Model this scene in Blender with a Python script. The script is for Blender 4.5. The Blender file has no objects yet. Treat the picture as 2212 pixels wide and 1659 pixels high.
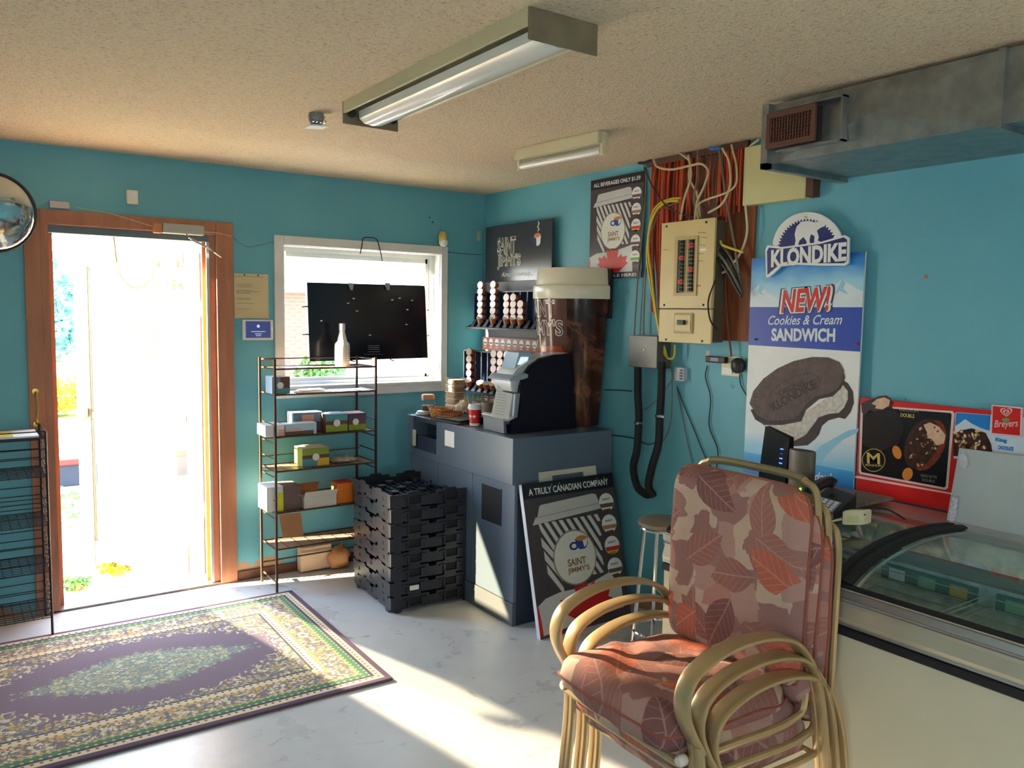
import bpy, bmesh, math, random
from mathutils import Vector, Matrix, noise
random.seed(7)
R = math.radians
sc = bpy.context.scene
# ------------------------------------------------------------------ camera (fitted to the room corner)
CP = Vector((-3.11389, -4.81270, 1.61809)); YAW, PITCH, ROLL, FPX = .611132, .0863551, .0151432, 1748.43
def cam_axes():
    cy, sy, cp, sp = math.cos(YAW), math.sin(YAW), math.cos(PITCH), math.sin(PITCH)
    f = Vector((sy*cp, cy*cp, -sp)); r = Vector((cy, -sy, 0)); u = r.cross(f)
    cr, sr = math.cos(ROLL), math.sin(ROLL)
    return r*cr+u*sr, u*cr-r*sr, f
CR, CU, CF = cam_axes()
cam = bpy.data.cameras.new('camera'); camo = bpy.data.objects.new('camera', cam); sc.collection.objects.link(camo)
camo.matrix_world = Matrix.Translation(CP) @ Matrix((CR, CU, -CF)).transposed().to_4x4()
cam.sensor_width = 36; cam.lens = 36*FPX/2212; cam.clip_start = .05; cam.clip_end = 300
sc.camera = camo
# ------------------------------------------------------------------ world, sun, lights, exposure
sc.view_settings.view_transform = 'Standard'; sc.view_settings.look = 'None'
sc.view_settings.gamma = 1; sc.view_settings.use_curve_mapping = False
sc.view_settings.exposure = EXPOSURE = 0.15
SKY, SUN, GLINT = 15.0, 120.0, 13.0
w = bpy.data.worlds.new('sky'); sc.world = w; w.use_nodes = True
nt = w.node_tree; nt.nodes.clear()
wo = nt.nodes.new('ShaderNodeOutputWorld'); bg = nt.nodes.new('ShaderNodeBackground')
gr = nt.nodes.new('ShaderNodeValToRGB'); tc = nt.nodes.new('ShaderNodeTexCoord'); sx = nt.nodes.new('ShaderNodeSeparateXYZ')
nt.links.new(tc.outputs['Generated'], sx.inputs[0]); nt.links.new(sx.outputs['Z'], gr.inputs[0])
gr.color_ramp.elements[0].position = 0; gr.color_ramp.elements[0].color = (1, .97, .9, 1)
gr.color_ramp.elements[1].position = .7; gr.color_ramp.elements[1].color = (.5, .68, 1, 1)
nt.links.new(gr.outputs[0], bg.inputs[0]); bg.inputs[1].default_value = SKY; nt.links.new(bg.outputs[0], wo.inputs[0])
def light(kind, name, loc, direction, energy, color=(1, 1, 1), **k):
    l = bpy.data.lights.new(name, kind); l.energy = energy; l.color = color
    for a, v in k.items(): setattr(l, a, v)
    o = bpy.data.objects.new(name, l); sc.collection.objects.link(o); o.location = loc
    o.rotation_euler = Vector(direction).to_track_quat('-Z', 'Z').to_euler(); return o
EL = R(19)
SA = Vector((.96*math.cos(EL), -.275*math.cos(EL), -math.sin(EL))).normalized()     # the low evening sun
light('SUN', 'sun', (-20, 6, 8), SA, SUN, (1, .80, .52), angle=R(.6))
# the same sun thrown back into the room by the glass of the storm door that stands open at 45 degrees
SB = SA - 2*SA.dot(Vector((.7071, .7071, 0)))*Vector((.7071, .7071, 0))
light('AREA', 'sun_glint_from_storm_door_glass', Vector((-2.245, .42, .98)), SB, GLINT, (1, .78, .5), shape='RECTANGLE', size=.36, size_y=1.86, spread=R(1.6))
# daylight portals in the openings of the shell (they guide the sky's own light, they add none)
def portal(loc, direction, sx_, sy_):
    o = light('AREA', 'daylight_portal', loc, direction, 1, shape='RECTANGLE', size=sx_, size_y=sy_); o.data.cycles.is_portal = True
portal((-2.27, .16, 1.02), (0, -1, 0), .84, 2.0); portal((-.895, .16, 1.57), (0, -1, 0), 1.08, .86)
portal((-3.0, -8.16, 1.55), (0, 1, 0), 1.2, .9); portal((-4.16, -.375, 1.5), (1, 0, 0), .5, .65)
portal((-4.16, -5.0, 1.45), (1, 0, 0), .6, .9)

# ------------------------------------------------------------------ pixel <-> world helpers (used to read positions off known planes)
def ray(px, py): return CF + CR*((px-1106)/FPX) - CU*((py-829.5)/FPX)
def at(px, py, ax, v):
    i = 'xyz'.index(ax); d = ray(px, py); return CP + d*((v-CP[i])/d[i])
def atp(px, py, o, n):
    d = ray(px, py); return CP + d*((o-CP).dot(n)/d.dot(n))
# ------------------------------------------------------------------ materials
MATS = {}
def lin(c):
    c = c/255.; return c/12.92 if c <= .04045 else ((c+.055)/1.055)**2.4
def srgb(r, g, b): return (lin(r), lin(g), lin(b), 1)
def mat(name, rgb, rough=.6, metal=0., noise_=0., nscale=8., bump=0., bscale=60., spec=.5, emit=0., coat=0., stretch=None):
    if name in MATS: return MATS[name]
    m = bpy.data.materials.new(name); m.use_nodes = True; t = m.node_tree; b = t.nodes['Principled BSDF']
    col = srgb(*rgb); b.inputs['Base Color'].default_value = col; b.inputs['Roughness'].default_value = rough
    b.inputs['Metallic'].default_value = metal; b.inputs['Specular IOR Level'].default_value = spec
    if coat: b.inputs['Coat Weight'].default_value = coat; b.inputs['Coat Roughness'].default_value = .1
    if emit: b.inputs['Emission Color'].default_value = col; b.inputs['Emission Strength'].default_value = emit
    tcn = t.nodes.new('ShaderNodeTexCoord'); src = tcn.outputs['Object']
    if stretch:
        mp = t.nodes.new('ShaderNodeMapping'); mp.inputs['Scale'].default_value = stretch; t.links.new(src, mp.inputs[0]); src = mp.outputs[0]
    n = t.nodes.new('ShaderNodeTexNoise'); n.inputs['Scale'].default_value = nscale; n.inputs['Detail'].default_value = 5; t.links.new(src, n.inputs['Vector'])
    k = noise_ if noise_ else .04
    r = t.nodes.new('ShaderNodeValToRGB'); r.color_ramp.elements[0].position = .3; r.color_ramp.elements[1].position = .7
    r.color_ramp.elements[0].color = tuple(c*(1-k) for c in col[:3])+(1,); r.color_ramp.elements[1].color = tuple(min(1, c*(1+k)) for c in col[:3])+(1,)
    t.links.new(n.outputs['Fac'], r.inputs[0]); t.links.new(r.outputs[0], b.inputs['Base Color'])
    if bump:
        n2 = t.nodes.new('ShaderNodeTexNoise'); n2.inputs['Scale'].default_value = bscale; n2.inputs['Detail'].default_value = 4; t.links.new(src, n2.inputs['Vector'])
        bp = t.nodes.new('ShaderNodeBump'); bp.inputs['Strength'].default_value = bump; bp.inputs['Distance'].default_value = .01
        t.links.new(n2.outputs['Fac'], bp.inputs['Height']); t.links.new(bp.outputs[0], b.inputs['Normal'])
    MATS[name] = m; return m
def nd(t, kind, **k):
    n = t.nodes.new(kind)
    for a, v in k.items():
        if a.startswith('i_'):
            key = a[2:]; n.inputs[int(key) if key.isdigit() else key].default_value = v
        else: setattr(n, a, v)
    return n
def ramp(t, fac, stops, interp='LINEAR'):
    r = t.nodes.new('ShaderNodeValToRGB'); e = r.color_ramp.elements; r.color_ramp.interpolation = interp
    while len(e) < len(stops): e.new(.5)
    for i, (p, c) in enumerate(stops):
        e[i].position = p; e[i].color = c if len(c) == 4 else tuple(c)+(1,)
    t.links.new(fac, r.inputs[0]); return r.outputs[0]
def math_(t, op, a, b=None, c=None):
    n = t.nodes.new('ShaderNodeMath'); n.operation = op
    for i, v in enumerate((a, b, c)):
        if v is None: continue
        if isinstance(v, (int, float)): n.inputs[i].default_value = v
        else: t.links.new(v, n.inputs[i])
    return n.outputs[0]
def mix(t, fac, a, b, mode='MIX'):
    n = t.nodes.new('ShaderNodeMix'); n.data_type = 'RGBA'; n.blend_type = mode
    for i, v in ((0, fac), (6, a), (7, b)):
        if isinstance(v, (int, float)): n.inputs[i].default_value = v
        elif isinstance(v, tuple): n.inputs[i].default_value = v
        else: t.links.new(v, n.inputs[i])
    return n.outputs[2]
def newmat(name, rough=.6, **k):
    m = bpy.data.materials.new(name); m.use_nodes = True; MATS[name] = m
    b = m.node_tree.nodes['Principled BSDF']; b.inputs['Roughness'].default_value = rough
    return m, m.node_tree, b
def glass(name, tint=(1, 1, 1), refl=.08, rough=.0, dust=0.):
    m = bpy.data.materials.new(name); m.use_nodes = True; t = m.node_tree; t.nodes.clear()
    o = t.nodes.new('ShaderNodeOutputMaterial'); tr = t.nodes.new('ShaderNodeBsdfTransparent'); gl = t.nodes.new('ShaderNodeBsdfGlossy')
    tr.inputs[0].default_value = tuple(tint)+(1,); gl.inputs['Roughness'].default_value = rough
    fr = t.nodes.new('ShaderNodeLayerWeight'); fr.inputs[0].default_value = .5
    f = math_(t, 'MULTIPLY_ADD', math_(t, 'POWER', fr.outputs['Facing'], 4.5), .8, refl*.5)
    mx = t.nodes.new('ShaderNodeMixShader'); t.links.new(f, mx.inputs[0]); t.links.new(tr.outputs[0], mx.inputs[1]); t.links.new(gl.outputs[0], mx.inputs[2])
    out = mx.outputs[0]
    if dust:
        df = t.nodes.new('ShaderNodeBsdfDiffuse'); df.inputs[0].default_value = (.8, .82, .8, 1)
        tcn = t.nodes.new('ShaderNodeTexCoord'); n = nd(t, 'ShaderNodeTexNoise', i_Scale=3.); t.links.new(tcn.outputs['Object'], n.inputs['Vector'])
        m2 = t.nodes.new('ShaderNodeMixShader'); t.links.new(math_(t, 'MULTIPLY', n.outputs['Fac'], dust), m2.inputs[0])
        t.links.new(out, m2.inputs[1]); t.links.new(df.outputs[0], m2.inputs[2]); out = m2.outputs[0]
    t.links.new(out, o.inputs[0]); MATS[name] = m; return m
# ------------------------------------------------------------------ mesh builder
class MB:
    def __init__(s): s.v = []; s.f = []; s.m = []; s.uv = None; s.cur = 0
    def add(s, vs, fs, m=None):
        n = len(s.v); s.v += [Vector(v) for v in vs]; s.f += [tuple(i+n for i in f) for f in fs]; s.m += [s.cur if m is None else m]*len(fs); return s
    def box(s, a, b, bev=0., m=None):
        a = Vector(a); b = Vector(b); lo = Vector(map(min, a, b)); hi = Vector(map(max, a, b))
        if bev:
            bm = bmesh.new(); bmesh.ops.create_cube(bm, size=1)
            for v in bm.verts: v.co = Vector(((lo[i]+hi[i])/2+v.co[i]*(hi[i]-lo[i]) for i in range(3)))
            bmesh.ops.bevel(bm, geom=bm.edges[:], offset=min(bev, .45*min(hi-lo)), segments=2, affect='EDGES', profile=.6)
            s.bm(bm, m); return s
        c = [(x, y, z) for x in (lo.x, hi.x) for y in (lo.y, hi.y) for z in (lo.z, hi.z)]
        return s.add(c, [(0, 1, 3, 2), (4, 6, 7, 5), (0, 4, 5, 1), (2, 3, 7, 6), (0, 2, 6, 4), (1, 5, 7, 3)], m)
    def bm(s, bm, m=None, M=None):
        bm.verts.index_update()
        s.add([(M @ v.co) if M else v.co for v in bm.verts], [[v.index for v in f.verts] for f in bm.faces], m); bm.free(); return s
    def obox(s, o, ux, uy, uz, bev=0., m=None):
        """box from corner o with edge vectors"""
        o, ux, uy, uz = map(Vector, (o, ux, uy, uz))
        c = [o+ux*i+uy*j+uz*k for i in (0, 1) for j in (0, 1) for k in (0, 1)]
        fs = [(0, 1, 3, 2), (4, 6, 7, 5), (0, 4, 5, 1), (2, 3, 7, 6), (0, 2, 6, 4), (1, 5, 7, 3)]
        if bev:
            bm = bmesh.new(); vs = [bm.verts.new(x) for x in c]
            for f in fs: bm.faces.new([vs[i] for i in f])
            bmesh.ops.bevel(bm, geom=bm.edges[:], offset=bev, segments=2, affect='EDGES'); return s.bm(bm, m)
        return s.add(c, fs, m)
    def prism(s, pts, n, m=None):
        """closed polygon of 3-D points swept by vector n"""
        n = Vector(n); k = len(pts); pts = [Vector(p) for p in pts]
        return s.add(pts+[p+n for p in pts], [tuple(range(k)), tuple(range(2*k-1, k-1, -1))]+[(i, (i+1) % k, (i+1) % k+k, i+k) for i in range(k)], m)
    def tube(s, path, r, seg=8, m=None, close=False, flat=None):
        """swept tube; r a radius or list; flat=(w,h,up) makes a flat bar"""
        P = [Vector(p) for p in path]; n = len(P); rings = []
        prev = None
        for i, p in enumerate(P):
            t = (P[(i+1) % n]-P[i-1]) if close else (P[min(i+1, n-1)]-P[max(i-1, 0)])
            t.normalize()
            if flat: a = Vector(flat[2]); a = (a-t*a.dot(t)).normalized()
            else:
                if prev is None:
                    a = Vector((0, 0, 1)) if abs(t.z) < .9 else Vector((1, 0, 0))
                else: a = prev
                a = (a-t*a.dot(t)).normalized()
            prev = a; b = t.cross(a)
            rr = r[i] if isinstance(r, (list, tuple)) else r
            if flat:
                w_, h_ = flat[0]/2, flat[1]/2
                ring = [p+a*x+b*y for x, y in ((w_, h_*.5), (w_*.7, h_), (w_*.25, h_), (w_*.18, h_*.6), (-w_*.18, h_*.6), (-w_*.25, h_), (-w_*.7, h_), (-w_, h_*.5), (-w_, -h_*.5), (-w_*.7, -h_), (w_*.7, -h_), (w_, -h_*.5))]
            else: ring = [p+a*math.cos(2*math.pi*j/seg)*rr+b*math.sin(2*math.pi*j/seg)*rr for j in range(seg)]
            rings.append(ring)
        k = len(rings[0]); vs = [v for q in rings for v in q]; fs = []
        for i in range(n if close else n-1):
            for j in range(k): fs.append((i*k+j, i*k+(j+1) % k, ((i+1) % n)*k+(j+1) % k, ((i+1) % n)*k+j))
        if not close: fs += [tuple(range(k-1, -1, -1)), tuple((n-1)*k+j for j in range(k))]
        return s.add(vs, fs, m)
    def lathe(s, prof, c=(0, 0, 0), seg=24, m=None, ax=None):
        """prof [(r,z)] turned round z at c; ax = (ux,uy,uz) frame"""
        c = Vector(c); X, Y, Z = ax or (Vector((1, 0, 0)), Vector((0, 1, 0)), Vector((0, 0, 1)))
        vs = []; k = seg
        for r, z in prof:
            for j in range(k):
                a = 2*math.pi*j/k; vs.append(c+X*(r*math.cos(a))+Y*(r*math.sin(a))+Z*z)
        fs = [(i*k+j, i*k+(j+1) % k, (i+1)*k+(j+1) % k, (i+1)*k+j) for i in range(len(prof)-1) for j in range(k)]
        if prof[0][0] > 1e-4: fs.append(tuple(range(k-1, -1, -1)))
        if prof[-1][0] > 1e-4: fs.append(tuple((len(prof)-1)*k+j for j in range(k)))
        return s.add(vs, fs, m)
def fixn(me):
    bm = bmesh.new(); bm.from_mesh(me); bmesh.ops.remove_doubles(bm, verts=bm.verts, dist=1e-6); bmesh.ops.recalc_face_normals(bm, faces=bm.faces); bm.to_mesh(me); bm.free()
def link(o): sc.collection.objects.link(o); return o
WL = {}
def mesh(name, mb, mats, parent=None, smooth=False, loc=None, label=None, fix=True):
    """ONE mesh object; coordinates in mb are world ones, made relative to the parent's base (or loc)"""
    base = WL.get(parent.name, Vector()) if parent else Vector(loc or (0, 0, 0))
    me = bpy.data.meshes.new(name); me.from_pydata([v-base for v in mb.v], [], mb.f)
    ms = mats if isinstance(mats, (list, tuple)) else [mats]
    for q in ms: me.materials.append(q)
    me.polygons.foreach_set('material_index', mb.m)
    if fix: fixn(me)
    if smooth:
        me.polygons.foreach_set('use_smooth', [True]*len(me.polygons))
        me.set_sharp_from_angle(angle=R(40))
    o = link(bpy.data.objects.new(name, me))
    if parent: o.parent = parent; WL[o.name] = base
    else: o.location = base; WL[o.name] = base
    if label: o['label'] = label
    return o
def tag(o, label, cat, group=None):
    o['label'] = label; o['category'] = cat
    if group: o['group'] = group
    return o
def thing(name, label, cat, loc=(0, 0, 0), group=None):
    o = link(bpy.data.objects.new(name, None)); o.location = loc; o.empty_display_size = .05; WL[o.name] = Vector(loc)
    return tag(o, label, cat, group)
def struct(name, mb, m, **k):
    o = mesh(name, mb, m, **k); o['kind'] = 'structure'; return o
def stuff(o): o['kind'] = 'stuff'; return o
def copy_tree(o, parent=None):
    c = link(o.copy()); c.parent = parent
    for ch in list(o.children): copy_tree(ch, c)
    return c
# ------------------------------------------------------------------ flat print: shapes and lettering on a board
class Board:
    """o = any point of the face, n = outward normal, ux, uy = in-plane axes"""
    def __init__(s, o, n, ux, uy): s.o, s.n, s.ux, s.uy = map(Vector, (o, n, ux, uy))
    def px(s, x, y): 
        p = atp(x, y, s.o, s.n)-s.o; return (p.dot(s.ux), p.dot(s.uy))
    def P(s, q, layer): return s.o+s.ux*q[0]+s.uy*q[1]+s.n*(layer*.0007)
def poly(bd, parent, name, pts, m, layer=1, px=True):
    q = [bd.px(*p) for p in pts] if px else pts
    mb = MB(); P = [bd.P(a, layer-1) for a in q]; mb.prism(P, bd.n*.0007)
    return mesh(name, mb, m, parent)
def ell(cx, cy, rx, ry, rot=0, n=28, a0=0, a1=360, wob=0, k=0):
    out = []
    N = n if a1-a0 >= 360 else n+1
    for i in range(N):
        a = R(a0+(a1-a0)*i/n); f = 1+(wob*(1 if i % 2 else -1) if wob else 0)
        x, y = rx*math.cos(a)*f, ry*math.sin(a)*f; c, s_ = math.cos(R(rot)), math.sin(R(rot))
        out.append((cx+x*c-y*s_, cy+x*s_+y*c))
    return out
def text(bd, parent, name, body, cx, cy, w_, h_, m, layer=1, bold=.0, shear=0., rot=0., wrap=None, depth=.0006, spacing=1.):
    """lettering fitted to a w x h box centred on (cx,cy) in board metres"""
    cu = bpy.data.curves.new(name, 'FONT'); cu.body = body; cu.align_x = 'CENTER'; cu.offset = bold; cu.shear = shear; cu.resolution_u = 3; cu.space_character = spacing
    o = bpy.data.objects.new(name, cu); me0 = bpy.data.meshes.new_from_object(o)
    vs = [v.co.copy() for v in me0.vertices]; fs = [tuple(p.vertices) for p in me0.polygons]
    bpy.data.objects.remove(o); bpy.data.curves.remove(cu); bpy.data.meshes.remove(me0)
    x0 = min(v.x for v in vs); x1 = max(v.x for v in vs); y0 = min(v.y for v in vs); y1 = max(v.y for v in vs)
    c, s_ = math.cos(R(rot)), math.sin(R(rot)); out = []
    for v in vs:
        x = ((v.x-x0)/(x1-x0)-.5)*w_; y = ((v.y-y0)/(y1-y0)-.5)*h_
        if wrap: out.append(wrap(x, y)); continue
        out.append(bd.P((cx+x*c-y*s_, cy+x*s_+y*c), layer))
    mb = MB(); mb.add(out, fs); return mesh(name, mb, m, parent, fix=False)
def textpx(bd, parent, name, body, p0, p1, hpx, m, **k):
    """lettering whose centre line runs from pixel p0 to pixel p1, hpx tall"""
    a = bd.px(*p0); b = bd.px(*p1); mid = ((p0[0]+p1[0])/2, (p0[1]+p1[1])/2)
    u = bd.px(mid[0], mid[1]-hpx/2); d = bd.px(mid[0], mid[1]+hpx/2)
    h_ = math.hypot(u[0]-d[0], u[1]-d[1]); L = math.hypot(b[0]-a[0], b[1]-a[1]); rot = math.degrees(math.atan2(b[1]-a[1], b[0]-a[0]))
    return text(bd, parent, name, body, (a[0]+b[0])/2, (a[1]+b[1])/2, L, h_, m, rot=rot, **k)
def bez(pts, n=6):
    """smooth curve through points (Catmull-Rom)"""
    P = [Vector(p) for p in pts]; out = []
    if len(P) < 3: return P
    Q = [P[0]*2-P[1]]+P+[P[-1]*2-P[-2]]
    for i in range(1, len(Q)-2):
        for k in range(n):
            t = k/n; a, b, c, d = Q[i-1], Q[i], Q[i+1], Q[i+2]
            out.append(.5*((2*b)+(c-a)*t+(2*a-5*b+4*c-d)*t*t+(3*b-a-3*c+d)*t**3))
    out.append(P[-1]); return out
def cable(name, pts, r, m, label=None, cat='cable', group=None, seg=6, n=6, parent=None):
    P = bez(pts, n); mb = MB(); mb.tube(P, r, seg)
    o = mesh(name, mb, m, parent, smooth=True, loc=None if parent else P[-1])
    if not parent: tag(o, label, cat, group)
    return o
# ------------------------------------------------------------------ shared materials
WHITE = mat('white_paint', (225, 228, 226), .5, bump=.1); CREAM = mat('aged_cream_enamel', (205, 196, 162), .45, noise_=.06, nscale=3)
TRIMW = mat('window_trim_white', (226, 226, 224), .5, noise_=.05)
WOOD = mat('brown_painted_wood', (170, 112, 82), .5, noise_=.12, nscale=5, stretch=(6, 6, .6), bump=.15)
WOODD = mat('dark_brown_wood', (96, 58, 44), .6, noise_=.25, nscale=5, stretch=(6, 6, .6))
PLY = mat('stained_plywood', (122, 62, 30), .6, noise_=.5, nscale=4, stretch=(5, 5, .5), bump=.2)
BLACK = mat('black_plastic', (24, 25, 30), .45); BLACKG = mat('gloss_black', (14, 16, 26), .18)
RUB = mat('black_rubber', (22, 22, 24), .7, bump=.3, bscale=80)
STEEL = mat('galvanised_sheet', (150, 152, 152), .38, metal=.85, noise_=.22, nscale=14, bump=.1, bscale=30)
ALU = mat('brushed_aluminium', (196, 197, 196), .32, metal=.8, noise_=.05, stretch=(1, 40, 40)); CHROME = mat('chrome', (210, 212, 215), .12, metal=1)
BRASS = mat('brass', (190, 160, 90), .3, metal=.9); PAPER = mat('white_paper', (238, 238, 236), .8)
CARD = mat('brown_cardboard', (172, 122, 84), .85, noise_=.08); IVORY = mat('ivory_plastic', (222, 212, 176), .4)
RED = mat('red_print', (205, 32, 26), .4); NAVY = mat('navy_print', (30, 34, 92), .4); DKP = mat('charcoal_print', (74, 64, 68), .3, noise_=.15, nscale=3)
WPR = mat('white_print', (232, 233, 232), .4); GOLDP = mat('gold_print', (196, 176, 84), .4); GREYP = mat('grey_print', (128, 128, 134), .4)
# ceiling: sprayed stipple
def ceiling_mat():
    m, t, b = newmat('stipple_ceiling', .9)
    tcn = t.nodes.new('ShaderNodeTexCoord'); o = tcn.outputs['Object']
    n = nd(t, 'ShaderNodeTexNoise', i_Scale=90., i_Detail=6.); v = nd(t, 'ShaderNodeTexVoronoi', i_Scale=120.); g = nd(t, 'ShaderNodeTexNoise', i_Scale=.9, i_Detail=2.)
    for x in (n, v, g): t.links.new(o, x.inputs['Vector'])
    c = ramp(t, n.outputs['Fac'], [(.30, srgb(172, 152, 126)[:3]), (.42, srgb(208, 188, 162)[:3]), (.7, srgb(220, 202, 178)[:3])])
    c = mix(t, math_(t, 'MULTIPLY', g.outputs['Fac'], .35), c, srgb(200, 178, 142))
    t.links.new(c, b.inputs['Base Color'])
    h = math_(t, 'SUBTRACT', n.outputs['Fac'], math_(t, 'MULTIPLY', v.outputs['Distance'], .5))
    bp = nd(t, 'ShaderNodeBump', i_Strength=.6, i_Distance=.008); t.links.new(h, bp.inputs['Height']); t.links.new(bp.outputs[0], b.inputs['Normal'])
    return m
def wall_mat():
    m, t, b = newmat('turquoise_wall_paint', .5)
    tcn = t.nodes.new('ShaderNodeTexCoord'); o = tcn.outputs['Object']
    n = nd(t, 'ShaderNodeTexNoise', i_Scale=1.4, i_Detail=4.); n2 = nd(t, 'ShaderNodeTexNoise', i_Scale=6., i_Detail=6., i_Roughness=.6); n3 = nd(t, 'ShaderNodeTexNoise', i_Scale=160., i_Detail=2.)
    for x in (n, n2, n3): t.links.new(o, x.inputs['Vector'])
    c = ramp(t, n.outputs['Fac'], [(.3, srgb(92, 164, 184)[:3]), (.7, srgb(108, 178, 194)[:3])])
    s = nd(t, 'ShaderNodeSeparateXYZ'); t.links.new(o, s.inputs[0])
    z = math_(t, 'MULTIPLY_ADD', s.outputs['Z'], -1.1, .36)           # worn, peeled paint close to the floor
    f = math_(t, 'GREATER_THAN', math_(t, 'ADD', z, n2.outputs['Fac']), .83)
    c = mix(t, f, c, srgb(176, 140, 108))
    sc_ = math_(t, 'LESS_THAN', n2.outputs['Fac'], .30); c = mix(t, math_(t, 'MULTIPLY', sc_, .5), c, srgb(70, 120, 130))
    t.links.new(c, b.inputs['Base Color'])
    bp = nd(t, 'ShaderNodeBump', i_Strength=.12, i_Distance=.01); t.links.new(n3.outputs['Fac'], bp.inputs['Height']); t.links.new(bp.outputs[0], b.inputs['Normal'])
    return m
def floor_mat():
    m, t, b = newmat('sealed_concrete', .4)
    tcn = t.nodes.new('ShaderNodeTexCoord'); o = tcn.outputs['Object']
    n = nd(t, 'ShaderNodeTexNoise', i_Scale=1.6, i_Detail=7., i_Roughness=.6); n2 = nd(t, 'ShaderNodeTexNoise', i_Scale=7., i_Detail=8., i_Distortion=1.2); n3 = nd(t, 'ShaderNodeTexNoise', i_Scale=30., i_Detail=3.)
    for x in (n, n2, n3): t.links.new(o, x.inputs['Vector'])
    c = ramp(t, n.outputs['Fac'], [(.3, srgb(186, 192, 197)[:3]), (.5, srgb(204, 209, 212)[:3]), (.7, srgb(216, 219, 220)[:3])])
    sc_ = ramp(t, n2.outputs['Fac'], [(.30, (1, 1, 1)), (.36, (0, 0, 0))]); c = mix(t, math_(t, 'MULTIPLY', sc_, .45), c, srgb(112, 108, 100))
    t.links.new(c, b.inputs['Base Color'])
    t.links.new(ramp(t, n.outputs['Fac'], [(.3, (.22,)*3), (.7, (.42,)*3)]), b.inputs['Roughness'])
    bp = nd(t, 'ShaderNodeBump', i_Strength=.08, i_Distance=.01); t.links.new(n3.outputs['Fac'], bp.inputs['Height']); t.links.new(bp.outputs[0], b.inputs['Normal'])
    return m
CEIL, WALL, FLOOR = ceiling_mat(), wall_mat(), floor_mat()
# ------------------------------------------------------------------ the room shell
XL, YB, H = -4.0, -8.0, 2.44
struct('floor', MB().box((XL-.15, YB-.15, -.12), (.15, .0, 0)), FLOOR)
struct('ceiling', MB().box((XL-.15, YB-.15, H), (.15, .15, H+.15)), CEIL)
def wall_holes(axis, a0, a1, t0, t1, holes, name):
    """wall along axis ('x' or 'y') from a0 to a1, thickness t0..t1, rectangular holes (h0,h1,z0,z1)"""
    xs = sorted({a0, a1} | {h[0] for h in holes} | {h[1] for h in holes}); mb = MB()
    for i in range(len(xs)-1):
        c = (xs[i]+xs[i+1])/2; spans = [(0, H)]
        for h in holes:
            if h[0] < c < h[1]:
                new = []
                for z0, z1 in spans:
                    if h[2] > z0: new.append((z0, min(z1, h[2])))
                    if h[3] < z1: new.append((max(z0, h[3]), z1))
                spans = new
        for z0, z1 in spans:
            if z1-z0 > 1e-4: mb.box((xs[i], t0, z0), (xs[i+1], t1, z1)) if axis == 'x' else mb.box((t0, xs[i], z0), (t1, xs[i+1], z1))
    return struct(name, mb, WALL)
DX0, DX1, DZ = -2.70, -1.83, 2.04
WX0, WX1, WZ0, WZ1 = -1.435, -.35, 1.14, 2.01
wall_holes('x', XL, 0, 0, .15, [(DX0, DX1, 0, DZ), (WX0, WX1, WZ0, WZ1)], 'wall_front')
wall_holes('y', YB, .15, 0, .15, [], 'wall_right')
wall_holes('y', YB, .15, XL-.15, XL, [(-.62, -.13, 1.2, 1.82), (-5.3, -4.7, 1.0, 1.9)], 'wall_left')
wall_holes('x', XL, 0, YB-.15, YB, [(-3.55, -2.45, 1.1, 1.95)], 'wall_back')
struct('baseboard_front', MB().box((-1.73, -.012, 0), (-.0, .0, .055)), WOODD)
# threshold slab under the door, outer sill
struct('trim_1', MB().box((DX0, -.02, .0), (DX1, .17, .012), .003), mat('worn_threshold_metal', (120, 112, 104), .4, metal=.5, noise_=.2))
lw = struct('window_2', MB().box((-4.09, -.62, 1.2), (-4.08, -.13, 1.82)), glass('sun_dimming_glass', (.5, .48, .44), .05), loc=(-4.08, -.4, 1.2))  # dark tint added to weaken the sun through this unseen pane
cu_ = tag(mesh('added_sun_blocker', MB().prism([(-4.0, -.64, 1.18), (-4.0, -.525, 1.2), (-4.0, -.09, 1.76), (-4.0, -.12, 1.84), (-4.0, -.64, 1.84)], (.01, 0, 0)), mat('sun_blocker_brown', (120, 110, 96), .9), loc=(-4, -.4, 1.2)), 'added unseen curtain pulled aside across the small left wall window', 'blocker')  # unseen sheet, added and cut on a slant to shape the sunbeam
# ---- door_1: wooden casing and jambs
d1 = MB().box((DX0, -.02, 0), (DX0+.035, .15, DZ)); 
door = struct('door_1', d1, WOOD)
def part(nm, mb, m, parent=door, **k): return mesh(nm, mb, m, parent, **k)
part('jamb', MB().box((DX1-.035, .0, 0), (DX1, .15, DZ)), WOOD)
part('head_jamb', MB().box((DX0+.035, .0, DZ-.04), (DX1-.035, .15, DZ)), mat('grey_blue_head', (92, 112, 122), .5))
part('casing', MB().box((-2.775, -.022, 0), (DX0, 0, 2.115), .004), WOOD)
part('casing', MB().box((DX1, -.022, 0), (-1.735, 0, 2.115), .004), WOOD)
part('casing', MB().box((DX0, -.022, DZ), (DX1, 0, 2.115), .004), WOOD)
part('door_stop', MB().box((DX1-.06, .055, 0), (DX1-.035, .085, DZ-.04)), mat('sunlit_orange_wood', (204, 128, 66), .4, noise_=.15, stretch=(6, 6, .6)))  # right stop coloured orange for the sunlight falling on it
part('door_stop', MB().box((DX0+.035, .055, 0), (DX0+.06, .085, DZ-.04)), WOOD)
part('weather_strip', MB().box((DX1-.05, -.001, 0), (DX1-.035, .012, DZ-.04)), ALU)
hx = -2.745
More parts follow.
